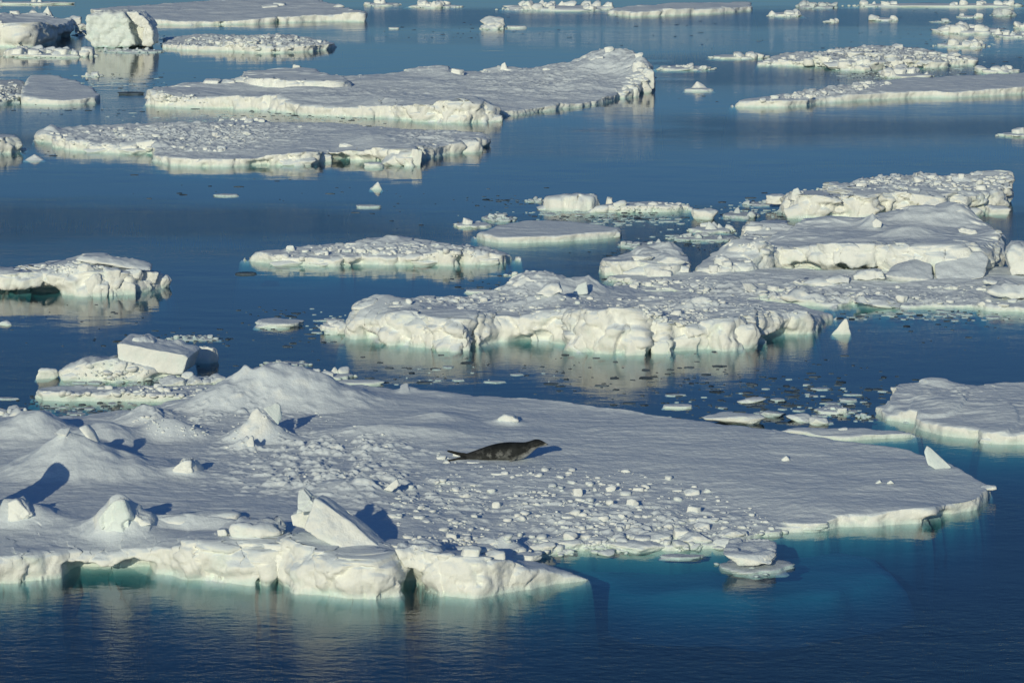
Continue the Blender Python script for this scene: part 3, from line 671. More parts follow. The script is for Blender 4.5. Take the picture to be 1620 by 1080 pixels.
    side = math_(N, L, 'MULTIPLY', mapr(N, L, hgt, .22, .44, 1, 0), mapr(N, L, noise_(N, L, tc.outputs['Object'], 4.0, 5, .7), .50, .60))
    side = math_(N, L, 'MULTIPLY', side, mapr(N, L, sep.outputs[0], -.75, -.2, .1, 1)); side = math_(N, L, 'MULTIPLY', side, mapr(N, L, sep.outputs[0], .35, .7, 1, .3))
    c1 = mixc(N, L, mapr(N, L, nz, .35, .65), (.009, .011, .012), (.028, .031, .033))
    c2 = mixc(N, L, math_(N, L, 'MULTIPLY', side, .9), c1, (.17, .175, .17))
    c3 = mixc(N, L, pale, c2, (.48, .48, .46))
    c4 = mixc(N, L, mapr(N, L, sp, .60, .66, 0, .6), c3, (.02, .022, .022))
    L.new(c4, P.inputs['Base Color']); P.inputs['Roughness'].default_value = .7; P.inputs['Specular IOR Level'].default_value = .15
    b = N.new('ShaderNodeBump'); b.inputs['Distance'].default_value = .008; b.inputs['Strength'].default_value = .4; L.new(sp, b.inputs['Height']); L.new(b.outputs[0], P.inputs['Normal'])
    L.new(P.outputs[0], out.inputs[0]); em.materials.clear(); em.materials.append(m)
    root = bpy.data.objects.new('seal', None); COL.objects.link(root); root.location = c
    tag(root, 'dark grey seal with pale throat lying on the foreground floe, head raised', 'seal')
    o = bpy.data.objects.new('body', em); COL.objects.link(o); o.parent = root
    # eyes, nostril pads
    dm, N, L = new_mat('seal_eye'); out = N.new('ShaderNodeOutputMaterial'); P = N.new('ShaderNodeBsdfPrincipled'); P.inputs['Base Color'].default_value = (.004, .004, .004, 1); P.inputs['Roughness'].default_value = .1; L.new(P.outputs[0], out.inputs[0])
    v, f = ICO[2]
    for sg, nm in ((-1, 'eye'), (1, 'eye')):
        q = W(854.5, 697.6, -.12 + sg * .098); link_mesh(nm, v * .017 + np.array(q), f, dm, root, loc=np.array(q))
    q = W(866, 701.4, -.17); link_mesh('nose', v * np.array((.016, .03, .014)) + np.array(q), f, dm, root, loc=np.array(q))
make_seal()

# ================================================================== middle distance
mid = floe('ice_floe', 'long rugged floe with high white front faces mirrored in the water at centre',
    front=[(543, 534, 515), (565, 538, 503), (592, 540, 492), (620, 545, 490), (650, 549, 497), (680, 553, 503), (718, 556, 503), (745, 555, 502), (768, 548, 505), (790, 541, 508), (815, 541, 500), (850, 543, 494),
           (878, 545, 492), (900, 552, 494), (925, 557, 496), (965, 561, 478), (1000, 562, 498), (1024, 561, 503), (1032, 555, 506), (1060, 561, 515), (1078, 556, 518), (1120, 553, 522), (1150, 557, 520), (1190, 550, 505), (1200, 542, 492),
           (1240, 533, 494), (1285, 527, 498), (1300, 515, 499), (1326, 500, 496)],
    back=[(556, 480, .9), (600, 470, .9), (690, 466, .85), (775, 462, .8), (800, 455, .8), (860, 446, .8), (910, 447, .7), (960, 454, .6), (1040, 458, .5), (1140, 466, .5), (1230, 478, .45), (1322, 494, .3)],
    seed=21, rag=.16, facet=.24, und=.16, dune=.10, shelf=(.9, .7), lip=.55, q=1.15, csz=1.1,
    ctrl=[(700, 485, .9), (900, 470, .85), (1050, 490, .7), (1200, 485, .5)],
    bumps=[(860, 437, 462, 75, 110, 3.0, 'dune'), (968, 472, 512, 50, 56, 1.7, 'cone'), (930, 450, 465, 30, 60, 1.6, 'cone'), (1155, 440, 466, 42, 30, 1.6, 'cone'), (620, 474, 490, 70, 80, 1.5, 'dune'), (870, 470, 486, 90, 60, 1.6, 'dune'),
           (1100, 476, 492, 60, 50, 1.0, 'dune'), (1150, 488, 512, 55, 50, 1.6, 'dune')],
    caves=[(566, 596, 538, .3, .9), (808, 850, 541, .3, .8), (838, 872, 545, .45, .7), (1030, 1040, 556, .4, .5), (1078, 1100, 555, .3, .6), (1205, 1260, 535, .2, .5)],
    gap=[(752, 552, .10, .5), (692, 555, .08, .3), (1028, 560, .15, .8), (1196, 545, .2, .8), (925, 556, .10, .3)],
    rough=[(700, 480, 90, 4, .12), (820, 470, 100, 4, .12), (1080, 500, 130, 3, .12), (1150, 470, 120, 4, .08)])
def fsh(fl, pts, xb, yb, **k):
    p = on(fl, xb, yb); return shard(fl.o, pts, yb, float(p[2]), **k)
fsh(mid, [(846, 465), (868, 448, .3), (884, 447, .4), (890, 462, .2), (870, 470)], 868, 470, thick=.6, seed=30, noise=.04)
fsh(mid, [(906, 465), (914, 450, .1), (928, 445, .2), (930, 464), (914, 467)], 918, 467, thick=.25, seed=31, noise=.03, smooth=1, mat=M_CLEAR)
fsh(mid, [(556, 488), (566, 478, .3), (596, 474, .6), (592, 482, .2), (570, 492)], 574, 492, thick=.7, seed=32, noise=.03)
fsh(mid, [(1172, 446), (1190, 448, .3), (1206, 464, .5), (1198, 470, .3), (1180, 460)], 1188, 470, thick=.3, seed=33, noise=.02)
fsh(mid, [(1018, 494, .1), (1034, 490, .2), (1050, 497, .2), (1042, 502)], 1032, 503, thick=.3, seed=35)
for a in ((1104, 1160, 524, 494, 'lump', 3), (1150, 1205, 548, 496, 'lump', 5), (1060, 1110, 548, 516, 'lump', 1), (680, 745, 552, 512, 'lump', 2), (896, 950, 552, 506, 'lump', 4), (985, 1024, 558, 520, 'block', 2), (1030, 1062, 560, 530, 'lump', 0), (1250, 1280, 498, 486, 'lump', 2)):
    put(mid, *a[:4], shape=a[4], k=a[5], depth=.55, sub=4, sink=.5)
rubble(mid, [(600, 478), (780, 466), (940, 470), (1100, 470), (1260, 484), (1280, 496), (1080, 515), (990, 495), (800, 492), (640, 488)], 420, .03, .2, 31, big=60)
rubble(mid, [(1000, 480), (1100, 490), (1100, 512), (1020, 505)], 100, .05, .2, 32, big=25)

shelf = floe('ice_floe', 'low grey slushy floe around the foot of the big right-hand slab',
    front=[(1130, 478, 474), (1200, 474, 470), (1260, 482, 477), (1325, 490, 485), (1345, 482, 478), (1400, 489, 483), (1440, 488, 484), (1500, 487, 483), (1560, 492, 486), (1640, 494, 488), (1720, 494, 488)],
    back=[(960, 436, .2), (1020, 432, .2), (1100, 428, .25), (1200, 425, .25), (1400, 425, .25), (1560, 425, .25), (1640, 425, .2), (1720, 425, .2)],
    seed=40, rag=.3, facet=.15, dune=.08, sas=.05, shelf=(1.0, .5), rough=[(1400, 470, 200, 5, .18), (1150, 455, 160, 4, .14)])
rubble(shelf, [(950, 440), (1100, 438), (1230, 448), (1400, 455), (1620, 450), (1620, 488), (1440, 484), (1240, 474), (1130, 470), (1000, 460)], 420, .05, .3, 41, big=80)
fsh(shelf, [(1350, 478), (1362, 470, .3), (1390, 472, .5), (1428, 480, .4), (1428, 488), (1395, 489)], 1390, 489, thick=.9, seed=41, noise=.03, label='low white wedge at the slushy edge')
fsh(shelf, [(1552, 446), (1560, 440, .3), (1590, 443, .6), (1612, 452, .5), (1600, 456)], 1570, 458, thick=.8, seed=42)
fsh(shelf, [(1560, 462), (1580, 450, .4), (1640, 456, .6), (1680, 462, .6), (1680, 476), (1575, 474)], 1600, 476, thick=1.2, seed=43, noise=.04)
fsh(shelf, [(1230, 470), (1262, 462, .3), (1296, 466, .4), (1340, 474, .4), (1310, 480), (1250, 478)], 1280, 480, thick=.8, seed=44, noise=.04)
fsh(shelf, [(1252, 446), (1300, 440, .3), (1350, 446, .4), (1330, 452), (1270, 452)], 1300, 452, thick=.7, seed=45, noise=.04)
tooth = chunk('single tooth of ice standing in clear water right of the central floe', 1318, 1351, 529, 501, 'peak', 4, depth=.55, tilt=(0, .3))

slab = floe('ice_slab', 'thick smooth snow-topped slab with a tall pale front at right, shelf of slush before it',
    front=[(1196, 412, 395), (1215, 424, 394), (1245, 428, 396), (1275, 430, 395), (1300, 434, 388), (1345, 437, 386), (1400, 436, 387), (1440, 441, 390), (1480, 445, 390), (1530, 444, 392), (1565, 437, 390), (1585, 424, 384), (1592, 405, 378)],
    back=[(1200, 384, 1.0), (1225, 366, 1.0), (1270, 352, 1.0), (1340, 345, 1.0), (1400, 342, 1.0), (1460, 340, 1.0), (1530, 346, 1.0), (1570, 358, .9), (1592, 370, .9)],
    seed=50, rag=.12, facet=.20, und=.22, dune=.08, shelf=(1.0, .6), csz=1.3, hb=1.0, q=1.1, lip=.3,
    ctrl=[(1300, 370, 1.15), (1450, 370, 1.15)],
    bumps=[(1498, 322, 352, 75, 55, 3.0, 'cone'), (1440, 336, 352, 70, 60, 2.5, 'dune'), (1385, 345, 364, 22, 26, 1.5, 'cone'), (1430, 362, 378, 50, 50, 1.4, 'dune'), (1330, 345, 358, 60, 60, 2, 'dune'), (1560, 368, 384, 50, 30, 2, 'dune')],
    caves=[(1236, 1296, 430, .3, .8), (1312, 1400, 437, .38, 1.3), (1500, 1580, 440, .15, .6)],
    gap=[(1475, 444, .15, .4), (1298, 436, .12, .4)], rough=[(1500, 360, 60, 3, .06)])
fsh(slab, [(1513, 362), (1520, 358, .1), (1545, 366, .2), (1548, 372, .2), (1516, 368)], 1525, 371, thick=.3, seed=51)
fsh(slab, [(1380, 352), (1386, 346), (1396, 352), (1394, 360), (1382, 360)], 1388, 361, thick=.3, seed=52)
fsh(shelf, [(1400, 436), (1412, 422, 1.6), (1450, 412, 2.0), (1476, 420, 1.8), (1478, 444, .6), (1430, 447, .4), (1404, 444, .5)], 1440, 448, thick=.9, seed=53, noise=.02, cuts=14, label='smooth grey block leaning on the slab front')
fsh(shelf, [(1476, 420, 1.6), (1510, 404, 2.3), (1555, 398, 2.4), (1566, 408, 2.0), (1556, 440, .6), (1500, 446, .5), (1480, 444, .6)], 1520, 447, thick=1.0, seed=54, noise=.02, cuts=14, label='flat grey plate leaning on the slab front')
fsh(shelf, [(1348, 436), (1360, 428, .2), (1398, 428, .2), (1402, 440), (1380, 444), (1350, 443)], 1375, 445, thick=.8, seed=55, noise=.03, cuts=12)
fsh(shelf, [(1306, 442), (1325, 434, .3), (1346, 438, .2), (1345, 449), (1310, 449)], 1325, 450, thick=.8, seed=56, noise=.03)
fsh(shelf, [(1590, 400), (1600, 386, .4), (1660, 392, .5), (1670, 430), (1600, 436)], 1620, 437, thick=2.0, seed=57, noise=.03, cuts=14, label='pale block at the right edge beside the slab')

ramp = floe('ice_floe', 'broken white ramp of ice sloping up to the left side of the big slab',
    front=[(1094, 438, 426), (1120, 441, 424), (1150, 440, 418), (1185, 436, 412), (1220, 432, 404), (1240, 425, 400)],
    back=[(1096, 425, .3), (1130, 404, .6), (1165, 384, .8), (1178, 362, .6), (1210, 350, .6), (1245, 349, .6), (1265, 360, .7)],
    seed=60, rag=.2, facet=.4, dune=.15, bumps=[(1185, 376, 402, 50, 40, 2.0, 'cone'), (1205, 352, 365, 30, 40, 1.8, 'dune'), (1150, 408, 425, 30, 30, .9, 'cone')], rough=[(1180, 390, 60, 5, .2)])
for a in ((1092, 1118, 441, 424, 'block', 1), (1114, 1160, 443, 416, 'lump', 2), (1152, 1200, 440, 404, 'lump', 5), (1130, 1160, 420, 398, 'lump', 3), (1176, 1210, 366, 350, 'flat', 1), (1200, 1240, 360, 349, 'lump', 0), (1195, 1250, 440, 426, 'flat', 2), (1160, 1190, 400, 378, 'peak', 2)):
    put(ramp, *a[:4], shape=a[4], k=a[5], depth=.7, sub=4, sink=.4)
rubble(ramp, [(1100, 432), (1180, 370), (1250, 352), (1230, 400), (1190, 430)], 90, .06, .3, 61, big=25)

rear = floe('ice_floe', 'high rubble-topped floe with pale cliffs behind the big slab at right',
    front=[(1238, 340, 312), (1256, 346, 310), (1290, 347, 313), (1330, 346, 312), (1380, 345, 309), (1405, 343, 306), (1440, 341, 303), (1480, 341, 308), (1520, 338, 312), (1560, 334, 310), (1585, 330, 300), (1602, 324, 292)],
    back=[(1240, 303, .9), (1300, 304, .9), (1320, 296, .9), (1360, 284, .95), (1400, 278, 1.0), (1460, 277, 1.0), (1530, 279, 1.0), (1560, 276, 1.1), (1588, 274, 1.1), (1600, 288, .9)],
    seed=70, rag=.18, facet=.38, und=.14, dune=.12, hb=.9, q=1.1, caves=[(1300, 1345, 346, .2, .6), (1510, 1560, 337, .35, .5)], gap=[(1400, 343, .2, .5), (1256, 345, .15, .5), (1500, 338, .2, .6)],
    bumps=[(1568, 268, 282, 40, 22, 3, 'dune'), (1330, 290, 302, 40, 50, 2.4, 'dune')], rough=[(1460, 288, 130, 8, .25), (1350, 296, 80, 5, .15)])
rubble(rear, [(1250, 305), (1340, 290), (1400, 281), (1590, 275), (1598, 300), (1450, 303), (1380, 300), (1300, 308)], 300, .08, .35, 71, big=90)
for a in ((1240, 1292, 346, 308, 'lump', 1), (1212, 1252, 318, 302, 'flat', 3), (1248, 1276, 310, 292, 'peak', 1), (1292, 1316, 308, 297, 'lump', 2), (1318, 1346, 304, 290, 'lump', 4), (1400, 1450, 340, 306, 'lump', 5), (1540, 1602, 330, 296, 'lump', 3), (1560, 1600, 340, 318, 'block', 2), (1500, 1560, 342, 320, 'lump', 0)):
    put(rear, *a[:4], shape=a[4], k=a[5], depth=.6, sub=4, sink=.4)

blk = floe('ice_floe', 'blocky greenish white floe between the central floe and the big slab',
    front=[(950, 432, 414), (965, 436, 414), (1000, 440, 414), (1040, 444, 418), (1070, 441, 418), (1090, 434, 415)],
    back=[(952, 412, .5), (975, 406, .5), (1010, 398, .6), (1060, 394, .7), (1088, 408, .5)], seed=80, rag=.15, facet=.4, dune=.1, rough=[(1030, 410, 50, 4, .2)],
    bumps=[(1040, 388, 404, 40, 40, 2, 'dune')])
for a in ((950, 985, 436, 414, 'block', 0), (985, 1032, 442, 412, 'lump', 1), (1030, 1066, 444, 416, 'block', 3), (1060, 1092, 438, 412, 'lump', 2), (1030, 1086, 418, 394, 'lump', 4), (1000, 1036, 412, 398, 'lump', 5)):
    put(blk, *a[:4], shape=a[4], k=a[5], depth=.6, sub=4, sink=.4)
clump('low grey raft of slush just behind the blocky greenish floe', 976, 1068, 393, 380, 8, 81, mat=M_SLUSH)
clump('loose line of small white pieces in front of the blocky greenish floe', 955, 1130, 463, 444, 16, 82, small=60)

boxy = floe('ice_floe', 'box-shaped white floe with a squared left end, a tail of lumps to its right',
    front=[(852, 330, 320), (872, 333, 314), (905, 334, 306), (940, 333, 310), (958, 329, 312), (972, 325, 308)],
    back=[(864, 307, .75), (900, 306, .8), (940, 305, .8), (970, 306, .8)], seed=90, rag=.12, facet=.3, und=.05, hb=.8, dune=.03,
    ctrl=[(900, 312, .85)])
tail = floe('slab', '', front=[(930, 336, 328), (960, 336, 327), (1010, 336, 326), (1060, 335, 326), (1096, 330, 325)], back=[(960, 322, .3), (1000, 320, .3), (1050, 320, .3), (1092, 324, .3)], seed=91, rag=.2, facet=.3, dune=.1, rough=[(1020, 328, 70, 3, .2)], parent=boxy.o, part='low_tail')
for a in ((970, 992, 328, 312, 'lump', 1), (1000, 1022, 330, 316, 'lump', 2), (1024, 1046, 330, 314, 'lump', 3), (1050, 1070, 330, 318, 'block', 4), (1072, 1092, 331, 320, 'lump', 5), (940, 965, 334, 320, 'lump', 0), (848, 872, 332, 322, 'lump', 2)):
    put(tail, *a[:4], shape=a[4], k=a[5], depth=.7, sink=.4)
rubble(tail, [(950, 334), (1090, 332), (1090, 322), (970, 320)], 90, .06, .2, 92, big=20)
clump('thin scrap of pale ice left of the box-shaped floe', 828, 862, 320, 313, 3, 93, mat=M_SLUSH)

thin = floe('ice_floe', 'thin flat grey-topped floe with an even white front edge, right of centre',
    front=[(748, 374, 368), (765, 381, 371), (790, 385, 375), (850, 384, 374), (905, 382, 372), (955, 377, 367), (975, 374, 362), (984, 372, 361)],
    back=[(752, 366, .35), (790, 356, .35), (830, 349, .35), (880, 349, .35), (930, 353, .35), (980, 359, .35)], seed=100, rag=.12, facet=.15, dune=.03, sas=.02, hb=.35)
put(thin, 962, 982, 374, 362, 'lump', 2)
clump('small flat plate with a white edge at the left of the thin flat floe', 717, 782, 361, 346, 2, 101, small=6)
clump('crumbly mound of slush behind the thin flat floe', 758, 822, 351, 336, 10, 102, mat=M_SLUSH, peakx=785)
lumpy = floe('ice_floe', 'low lumpy floe with white knobs along its back, left of the thin flat floe',
    front=[(378, 411, 400), (400, 414, 402), (425, 419, 406), (470, 420, 408), (520, 421, 409), (545, 421, 405), (570, 419, 408), (630, 419, 408), (655, 421, 409), (700, 421, 403), (725, 421, 398), (735, 419, 400), (760, 418, 404), (795, 417, 404), (805, 412, 405), (830, 409, 402)],
    back=[(382, 401, .35), (420, 396, .4), (500, 388, .45), (560, 385, .45), (640, 384, .45), (720, 386, .45), (770, 390, .4), (826, 402, .3)], seed=110, rag=.22, facet=.4, und=.12, dune=.10,
    caves=[(548, 580, 420, .25, .5), (640, 690, 421, .2, .6)], gap=[(728, 420, .12, .6), (545, 421, .15, .4)],
    bumps=[(620, 380, 392, 80, 80, 3, 'dune'), (700, 392, 404, 50, 40, 2, 'cone')], rough=[(560, 398, 120, 5, .15), (740, 396, 60, 4, .2)])
rubble(lumpy, [(400, 404), (500, 390), (600, 386), (720, 388), (800, 398), (740, 408), (600, 404), (480, 410)], 240, .06, .26, 111, big=50)
for a in ((452, 466, 396, 385, 'lump', 0), (545, 570, 388, 381, 'flat', 1), (586, 604, 388, 379, 'lump', 2), (610, 634, 388, 381, 'flat', 3), (636, 658, 389, 380, 'lump', 4), (700, 730, 420, 396, 'peak', 3), (650, 700, 421, 405, 'lump', 5), (425, 480, 421, 404, 'lump', 1), (740, 790, 417, 402, 'flat', 2), (480, 545, 422, 408, 'lump', 3), (495, 520, 402, 392, 'lump', 2)):
    put(lumpy, *a[:4], shape=a[4], k=a[5], depth=.55, sub=4, sink=.4)

left = floe('ice_floe', 'floe at the left edge with a heap of broken blocks at its right end',
    front=[(-150, 470, 432), (-40, 470, 434), (0, 468, 437), (40, 467, 436), (70, 464, 434), (95, 466, 430), (120, 468, 428), (150, 469, 430), (175, 468, 432), (200, 466, 436), (235, 460, 436), (262, 454, 434), (270, 450, 432)],
    back=[(-150, 424, .8), (-40, 424, .8), (30, 422, .8), (80, 416, .8), (130, 412, .9), (180, 414, .9), (230, 424, .7), (266, 434, .5)], seed=120, rag=.12, facet=.3, und=.15, hb=.8, dune=.06, q=1.1,
    caves=[(-60, 96, 467, .22, 1.3), (62, 96, 466, .4, 1.0)], gap=[(146, 468, .12, .5), (168, 467, .1, .4), (192, 465, .1, .4)], rough=[(60, 424, 90, 5, .12)],
    bumps=[(140, 406, 420, 60, 60, 2.5, 'dune')])
fsh(left, [(116, 412), (122, 404, .2), (150, 405, .4), (200, 412, .5), (240, 422, .5), (240, 430, .3), (200, 424, .2), (150, 414)], 170, 428, thick=.8, seed=121, noise=.02, cuts=14, label='flat plate tipped over the top of the heap')
for a in ((145, 172, 468, 436, 'block', 1), (168, 196, 467, 440, 'lump', 2), (190, 216, 466, 438, 'block', 3), (212, 240, 460, 434, 'lump', 4), (236, 271, 456, 428, 'lump', 5), (160, 190, 440, 416, 'block', 2), (194, 226, 438, 420, 'lump', 0), (120, 150, 434, 410, 'lump', 3), (134, 160, 460, 424, 'lump', 1), (96, 124, 430, 412, 'lump', 2), (222, 250, 442, 424, 'block', 5)):
    put(left, *a[:4], shape=a[4], k=a[5], depth=.6, sub=4, sink=.35, rz=.2)
rubble(left, [(-30, 430), (40, 424), (120, 412), (180, 420), (130, 432), (60, 430)], 160, .05, .2, 122, big=30)

# ------------------------------------------------------------------ the tilted box block and what floats round it
heap = floe('ice_floe', 'low heap of white rubble carrying the tilted box of ice, left of centre',
    front=[(96, 601, 586), (130, 603, 584), (170, 603, 583), (215, 603, 582), (238, 601, 588), (262, 596, 590), (300, 594, 588)],
    back=[(100, 580, .3), (125, 575, .4), (170, 570, .45), (215, 572, .5), (260, 578, .3), (298, 586, .2)], seed=130, rag=.15, facet=.4, dune=.1, shelf=(1.0, .5),
    bumps=[(175, 566, 582, 60, 60, 1.6, 'dune')], rough=[(160, 582, 70, 3, .2)], caves=[(236, 262, 599, .2, .5)])
for a in ((95, 130, 603, 582, 'lump', 1), (122, 150, 588, 571, 'lump', 2), (150, 185, 602, 578, 'lump', 3), (185, 240, 604, 584, 'lump', 4), (155, 186, 578, 564, 'lump', 5), (140, 170, 592, 572, 'block', 0), (258, 286, 598, 584, 'lump', 2), (180, 200, 586, 566, 'lump', 1)):
    put(heap, *a[:4], shape=a[4], k=a[5], depth=.6, sub=4, sink=.35)
rubble(heap, [(100, 598), (130, 578), (200, 572), (240, 590), (180, 602)], 90, .05, .2, 131, big=20)
bx = empty('ice_box', at(245, 592), 'tilted box-shaped block of white ice with a flat striped face, on the rubble heap', 'ice block')
shard(bx, [(184, 544), (190, 543), (292, 562), (298, 566), (288, 592), (276, 593), (215, 585), (187, 574)], 592, .2, thick=2.0, seed=132, cuts=22, noise=.012, smooth=1, shrink=1.0, name='box')
shard(bx, [(204, 548, .8), (210, 534, .9), (228, 531, 1.1), (244, 541, 1.2), (240, 552, .8)], 592, .2, thick=.8, seed=133, noise=.04, name='snow_lump')
shard(bx, [(238, 553, .8), (250, 541, 1.2), (280, 545, 1.3), (297, 556, 1.2), (296, 564, .8)], 592, .2, thick=.9, seed=134, noise=.03, name='snow_lump')
chunk('rounded block floating alone right of the tilted box block', 306, 345, 575, 544, 'block', 3, depth=.6)
chunk('small knobbly block at the left end of the rubble heap', 54, 93, 599, 578, 'lump', 6, depth=.6)
lf = floe('ice_floe', 'long narrow floe with a bright front edge behind the foreground floe at left',
    front=[(54, 625, 615), (75, 632, 618), (120, 634, 621), (180, 635, 622), (230, 636, 625), (290, 636, 628), (330, 632, 628), (368, 624, 620)],
    back=[(58, 614, .2), (100, 612, .25), (180, 612, .25), (240, 608, .2), (320, 606, .2), (365, 614, .1)], seed=140, rag=.2, facet=.3, dune=.06, rough=[(200, 620, 150, 3, .15)])
rubble(lf, [(70, 622), (200, 612), (360, 610), (350, 625), (240, 630)], 160, .04, .2, 141, big=30)
nub = clump('row of three low white nubs between the tilted box and the foreground floe', 244, 368, 612, 594, 4, 142, smin=.3, smax=.5, small=40)
for a in ((248, 292, 613, 599), (292, 324, 612, 600), (322, 366, 609, 596)):
    p = at((a[0] + a[1]) / 2, a[2]); s = scale_at(p[1]); block(nub.o, (p[0], p[1] + .3, .08), ((a[1] - a[0]) / s / 2, .4, .24), 'lump', a[0] % 6, None, .1, sub=4)
ed = clump('white ledge of broken ice at the left edge behind the foreground floe', -30, 64, 670, 648, 7, 143, smin=.3, smax=.5, small=30)
chunk('long thin sliver of ice at the left edge below the rubble heap', -6, 30, 632, 628, 'flat', 2, mat=M_SLUSH, depth=.4)
chunk('tiny rounded ice piece at the left edge beneath the left floe', -4, 18, 515, 505, 'lump', 3)

# ------------------------------------------------------------------ loose pieces in the middle
chunk('flat oval pancake of ice floating alone left of the central floe', 397, 481, 518, 503, 'flat', 3, depth=.75)
clump('thin sliver with a knob at its right end, just behind the foreground floe', 411, 490, 582, 569, 3, 150, mat=M_SLUSH, small=12)
clump('slushy flat-topped piece touching the rear edge of the foreground floe', 487, 560, 602, 583, 8, 151, small=30)
chunk('narrow white sliver right of the slushy flat-topped piece', 520, 608, 609, 599, 'flat', 5, depth=.35)
clump('thin dark-edged raft above the tilted box block', 262, 352, 539, 531, 3, 152, mat=M_SLUSH, small=20)
clump('crumbled pieces trailing off the left tip of the central floe', 508, 556, 530, 494, 9, 153, small=40)
chunk('small white slip of ice at the back of the central floe', 733, 782, 464, 456, 'flat', 1, depth=.4)
clump('pair of white lumps behind the snowy hump of the central floe', 800, 856, 439, 431, 4, 154, small=8)
chunk('tiny white iceberg with a pointed top floating alone below the upper floes', 583, 607, 300, 285, 'peak', 5, depth=.8)
chunk('flat dark grey scrap below the tiny pointed iceberg', 562, 604, 329, 322, 'flat', 4, mat=M_SLUSH, depth=.5)
chunk('dark flat scrap off the left end of the lumpy floe', 369, 408, 435, 429, 'flat', 6, mat=M_DARK, depth=.5)
chunk('thin pale strip left of the tiny pointed iceberg', 336, 380, 311, 305, 'flat', 0, mat=M_SLUSH, depth=.4)
chunk('mushroom-like white lump left of the high rear floe', 1094, 1138, 348, 326, 'lump', 7, depth=.7)
clump('pair of white lumps below the mushroom-like lump', 1090, 1166, 370, 352, 5, 160, smin=.25, smax=.5, small=20)
clump('grey slushy strip beneath the pair of white lumps', 1056, 1180, 382, 368, 9, 161, mat=M_SLUSH, small=60)
clump('small white nubs on a thin raft at the left of the high rear floe', 1140, 1204, 346, 330, 4, 162, small=20, mat=M_SLUSH)
clump('thin slush raft off the left tip of the high rear floe', 1168, 1236, 326, 316, 3, 163, small=14, mat=M_SLUSH)
# chunks in the dark water right of the foreground floe's back edge
chunk('long low white chunk, largest of those behind the foreground floe', 1110, 1212, 672, 648, 'lump', 8, depth=.5)
chunk('rounded white pancake furthest back of the chunks behind the foreground floe', 1166, 1213, 637, 625, 'lump', 9, depth=.7)
chunk('thin sliver of ice left of the largest chunk', 1046, 1098, 646, 638, 'flat', 7, depth=.5)
chunk('small bare scrap right of the rounded pancake', 1219, 1243, 635, 629, 'flat', 8, depth=.6, mat=M_SLUSH)
chunk('greyish lump just right of the largest chunk', 1202, 1242, 660, 648, 'lump', 10, depth=.6, mat=M_SLUSH)
chunk('white lump left of a pair of touching lumps', 1244, 1288, 667, 652, 'lump', 11, depth=.7)
chunk('round white lump right of the pair of touching lumps', 1280, 1312, 672, 656, 'lump', 12, depth=.8)
clump('slender piece with a small horn at its right end', 1288, 1352, 656, 640, 3, 170, small=8, peakx=1345)
chunk('pale scrap near the right-hand flat floe', 1327, 1358, 635, 629, 'flat', 9, depth=.6, mat=M_SLUSH)
clump('tiny crumbs of ice left of the right-hand flat floe', 1355, 1376, 662, 646, 3, 171, small=5, base=False, smin=.1, smax=.16, mat=M_SLUSH)
two = clump('two-tiered white block on a slushy foot, floating off the near edge at right of centre', 1134, 1267, 913, 886, 0, 172, mat=M_SLUSH, small=10)
p = at(1190, 897); sc = scale_at(p[1]); shard(two.o, [(1142, 876), (1150, 872, .5), (1218, 872, .6), (1229, 880, .3), (1222, 893), (1165, 896), (1150, 884)], 900, .1, thick=1.5, seed=173, noise=.03, cuts=14, name='upper_tier')
chunk('thin glassy sliver floating beside the rubble edge', 1040, 1116, 884, 876, 'flat', 3, mat=M_SLUSH, depth=.35)
chunk('low rounded block in the inlet behind the pointed wedge', 808, 854, 887, 874, 'lump', 14, depth=.8)

rf = floe('ice_floe', 'broad flat snow-covered floe at the right edge with overlapping thin plates',
    front=[(1384, 655, 648), (1405, 664, 657), (1445, 669, 661), (1448, 676, 668), (1480, 685, 676), (1500, 690, 680), (1548, 694, 684), (1556, 700, 686), (1590, 701, 684), (1640, 703, 684), (1760, 703, 684)],
    back=[(1388, 644, .2), (1410, 634, .35), (1410, 616, .4), (1420, 608, .4), (1480, 604, .4), (1560, 607, .4), (1640, 605, .4), (1760, 605, .4)], seed=180, rag=.14, facet=.25, und=.1, dune=.06, hb=.4,
    ctrl=[(1500, 640, .4), (1600, 650, .42), (1440, 655, .3)], bumps=[(1480, 600, 610, 30, 40, 1, 'dune'), (1470, 636, 641, 60, 60, 2.5, 'step'), (1530, 655, 659, 90, 80, 3.0, 'step')], rough=[(1500, 615, 80, 2, .08)])
put(rf, 1550, 1586, 702, 686, 'lump', 3, depth=.6, sink=.5)
thin2 = floe('ice_floe', 'thin flat sheet lodged against the far right edge of the foreground floe',
    front=[(1300, 694, 690), (1340, 696, 690), (1400, 694, 688), (1450, 690, 683), (1455, 686, 682)], back=[(1220, 678, .2), (1270, 674, .2), (1360, 674, .2), (1450, 680, .2)], seed=190, rag=.15, facet=.2, dune=.03, shelf=(.6, .4))
for a in ((1214, 1240, 688, 677), (1242, 1272, 690, 680), (1326, 1342, 681, 674)): put(thin2, *a, shape='lump', k=a[0] % 5, depth=.7)

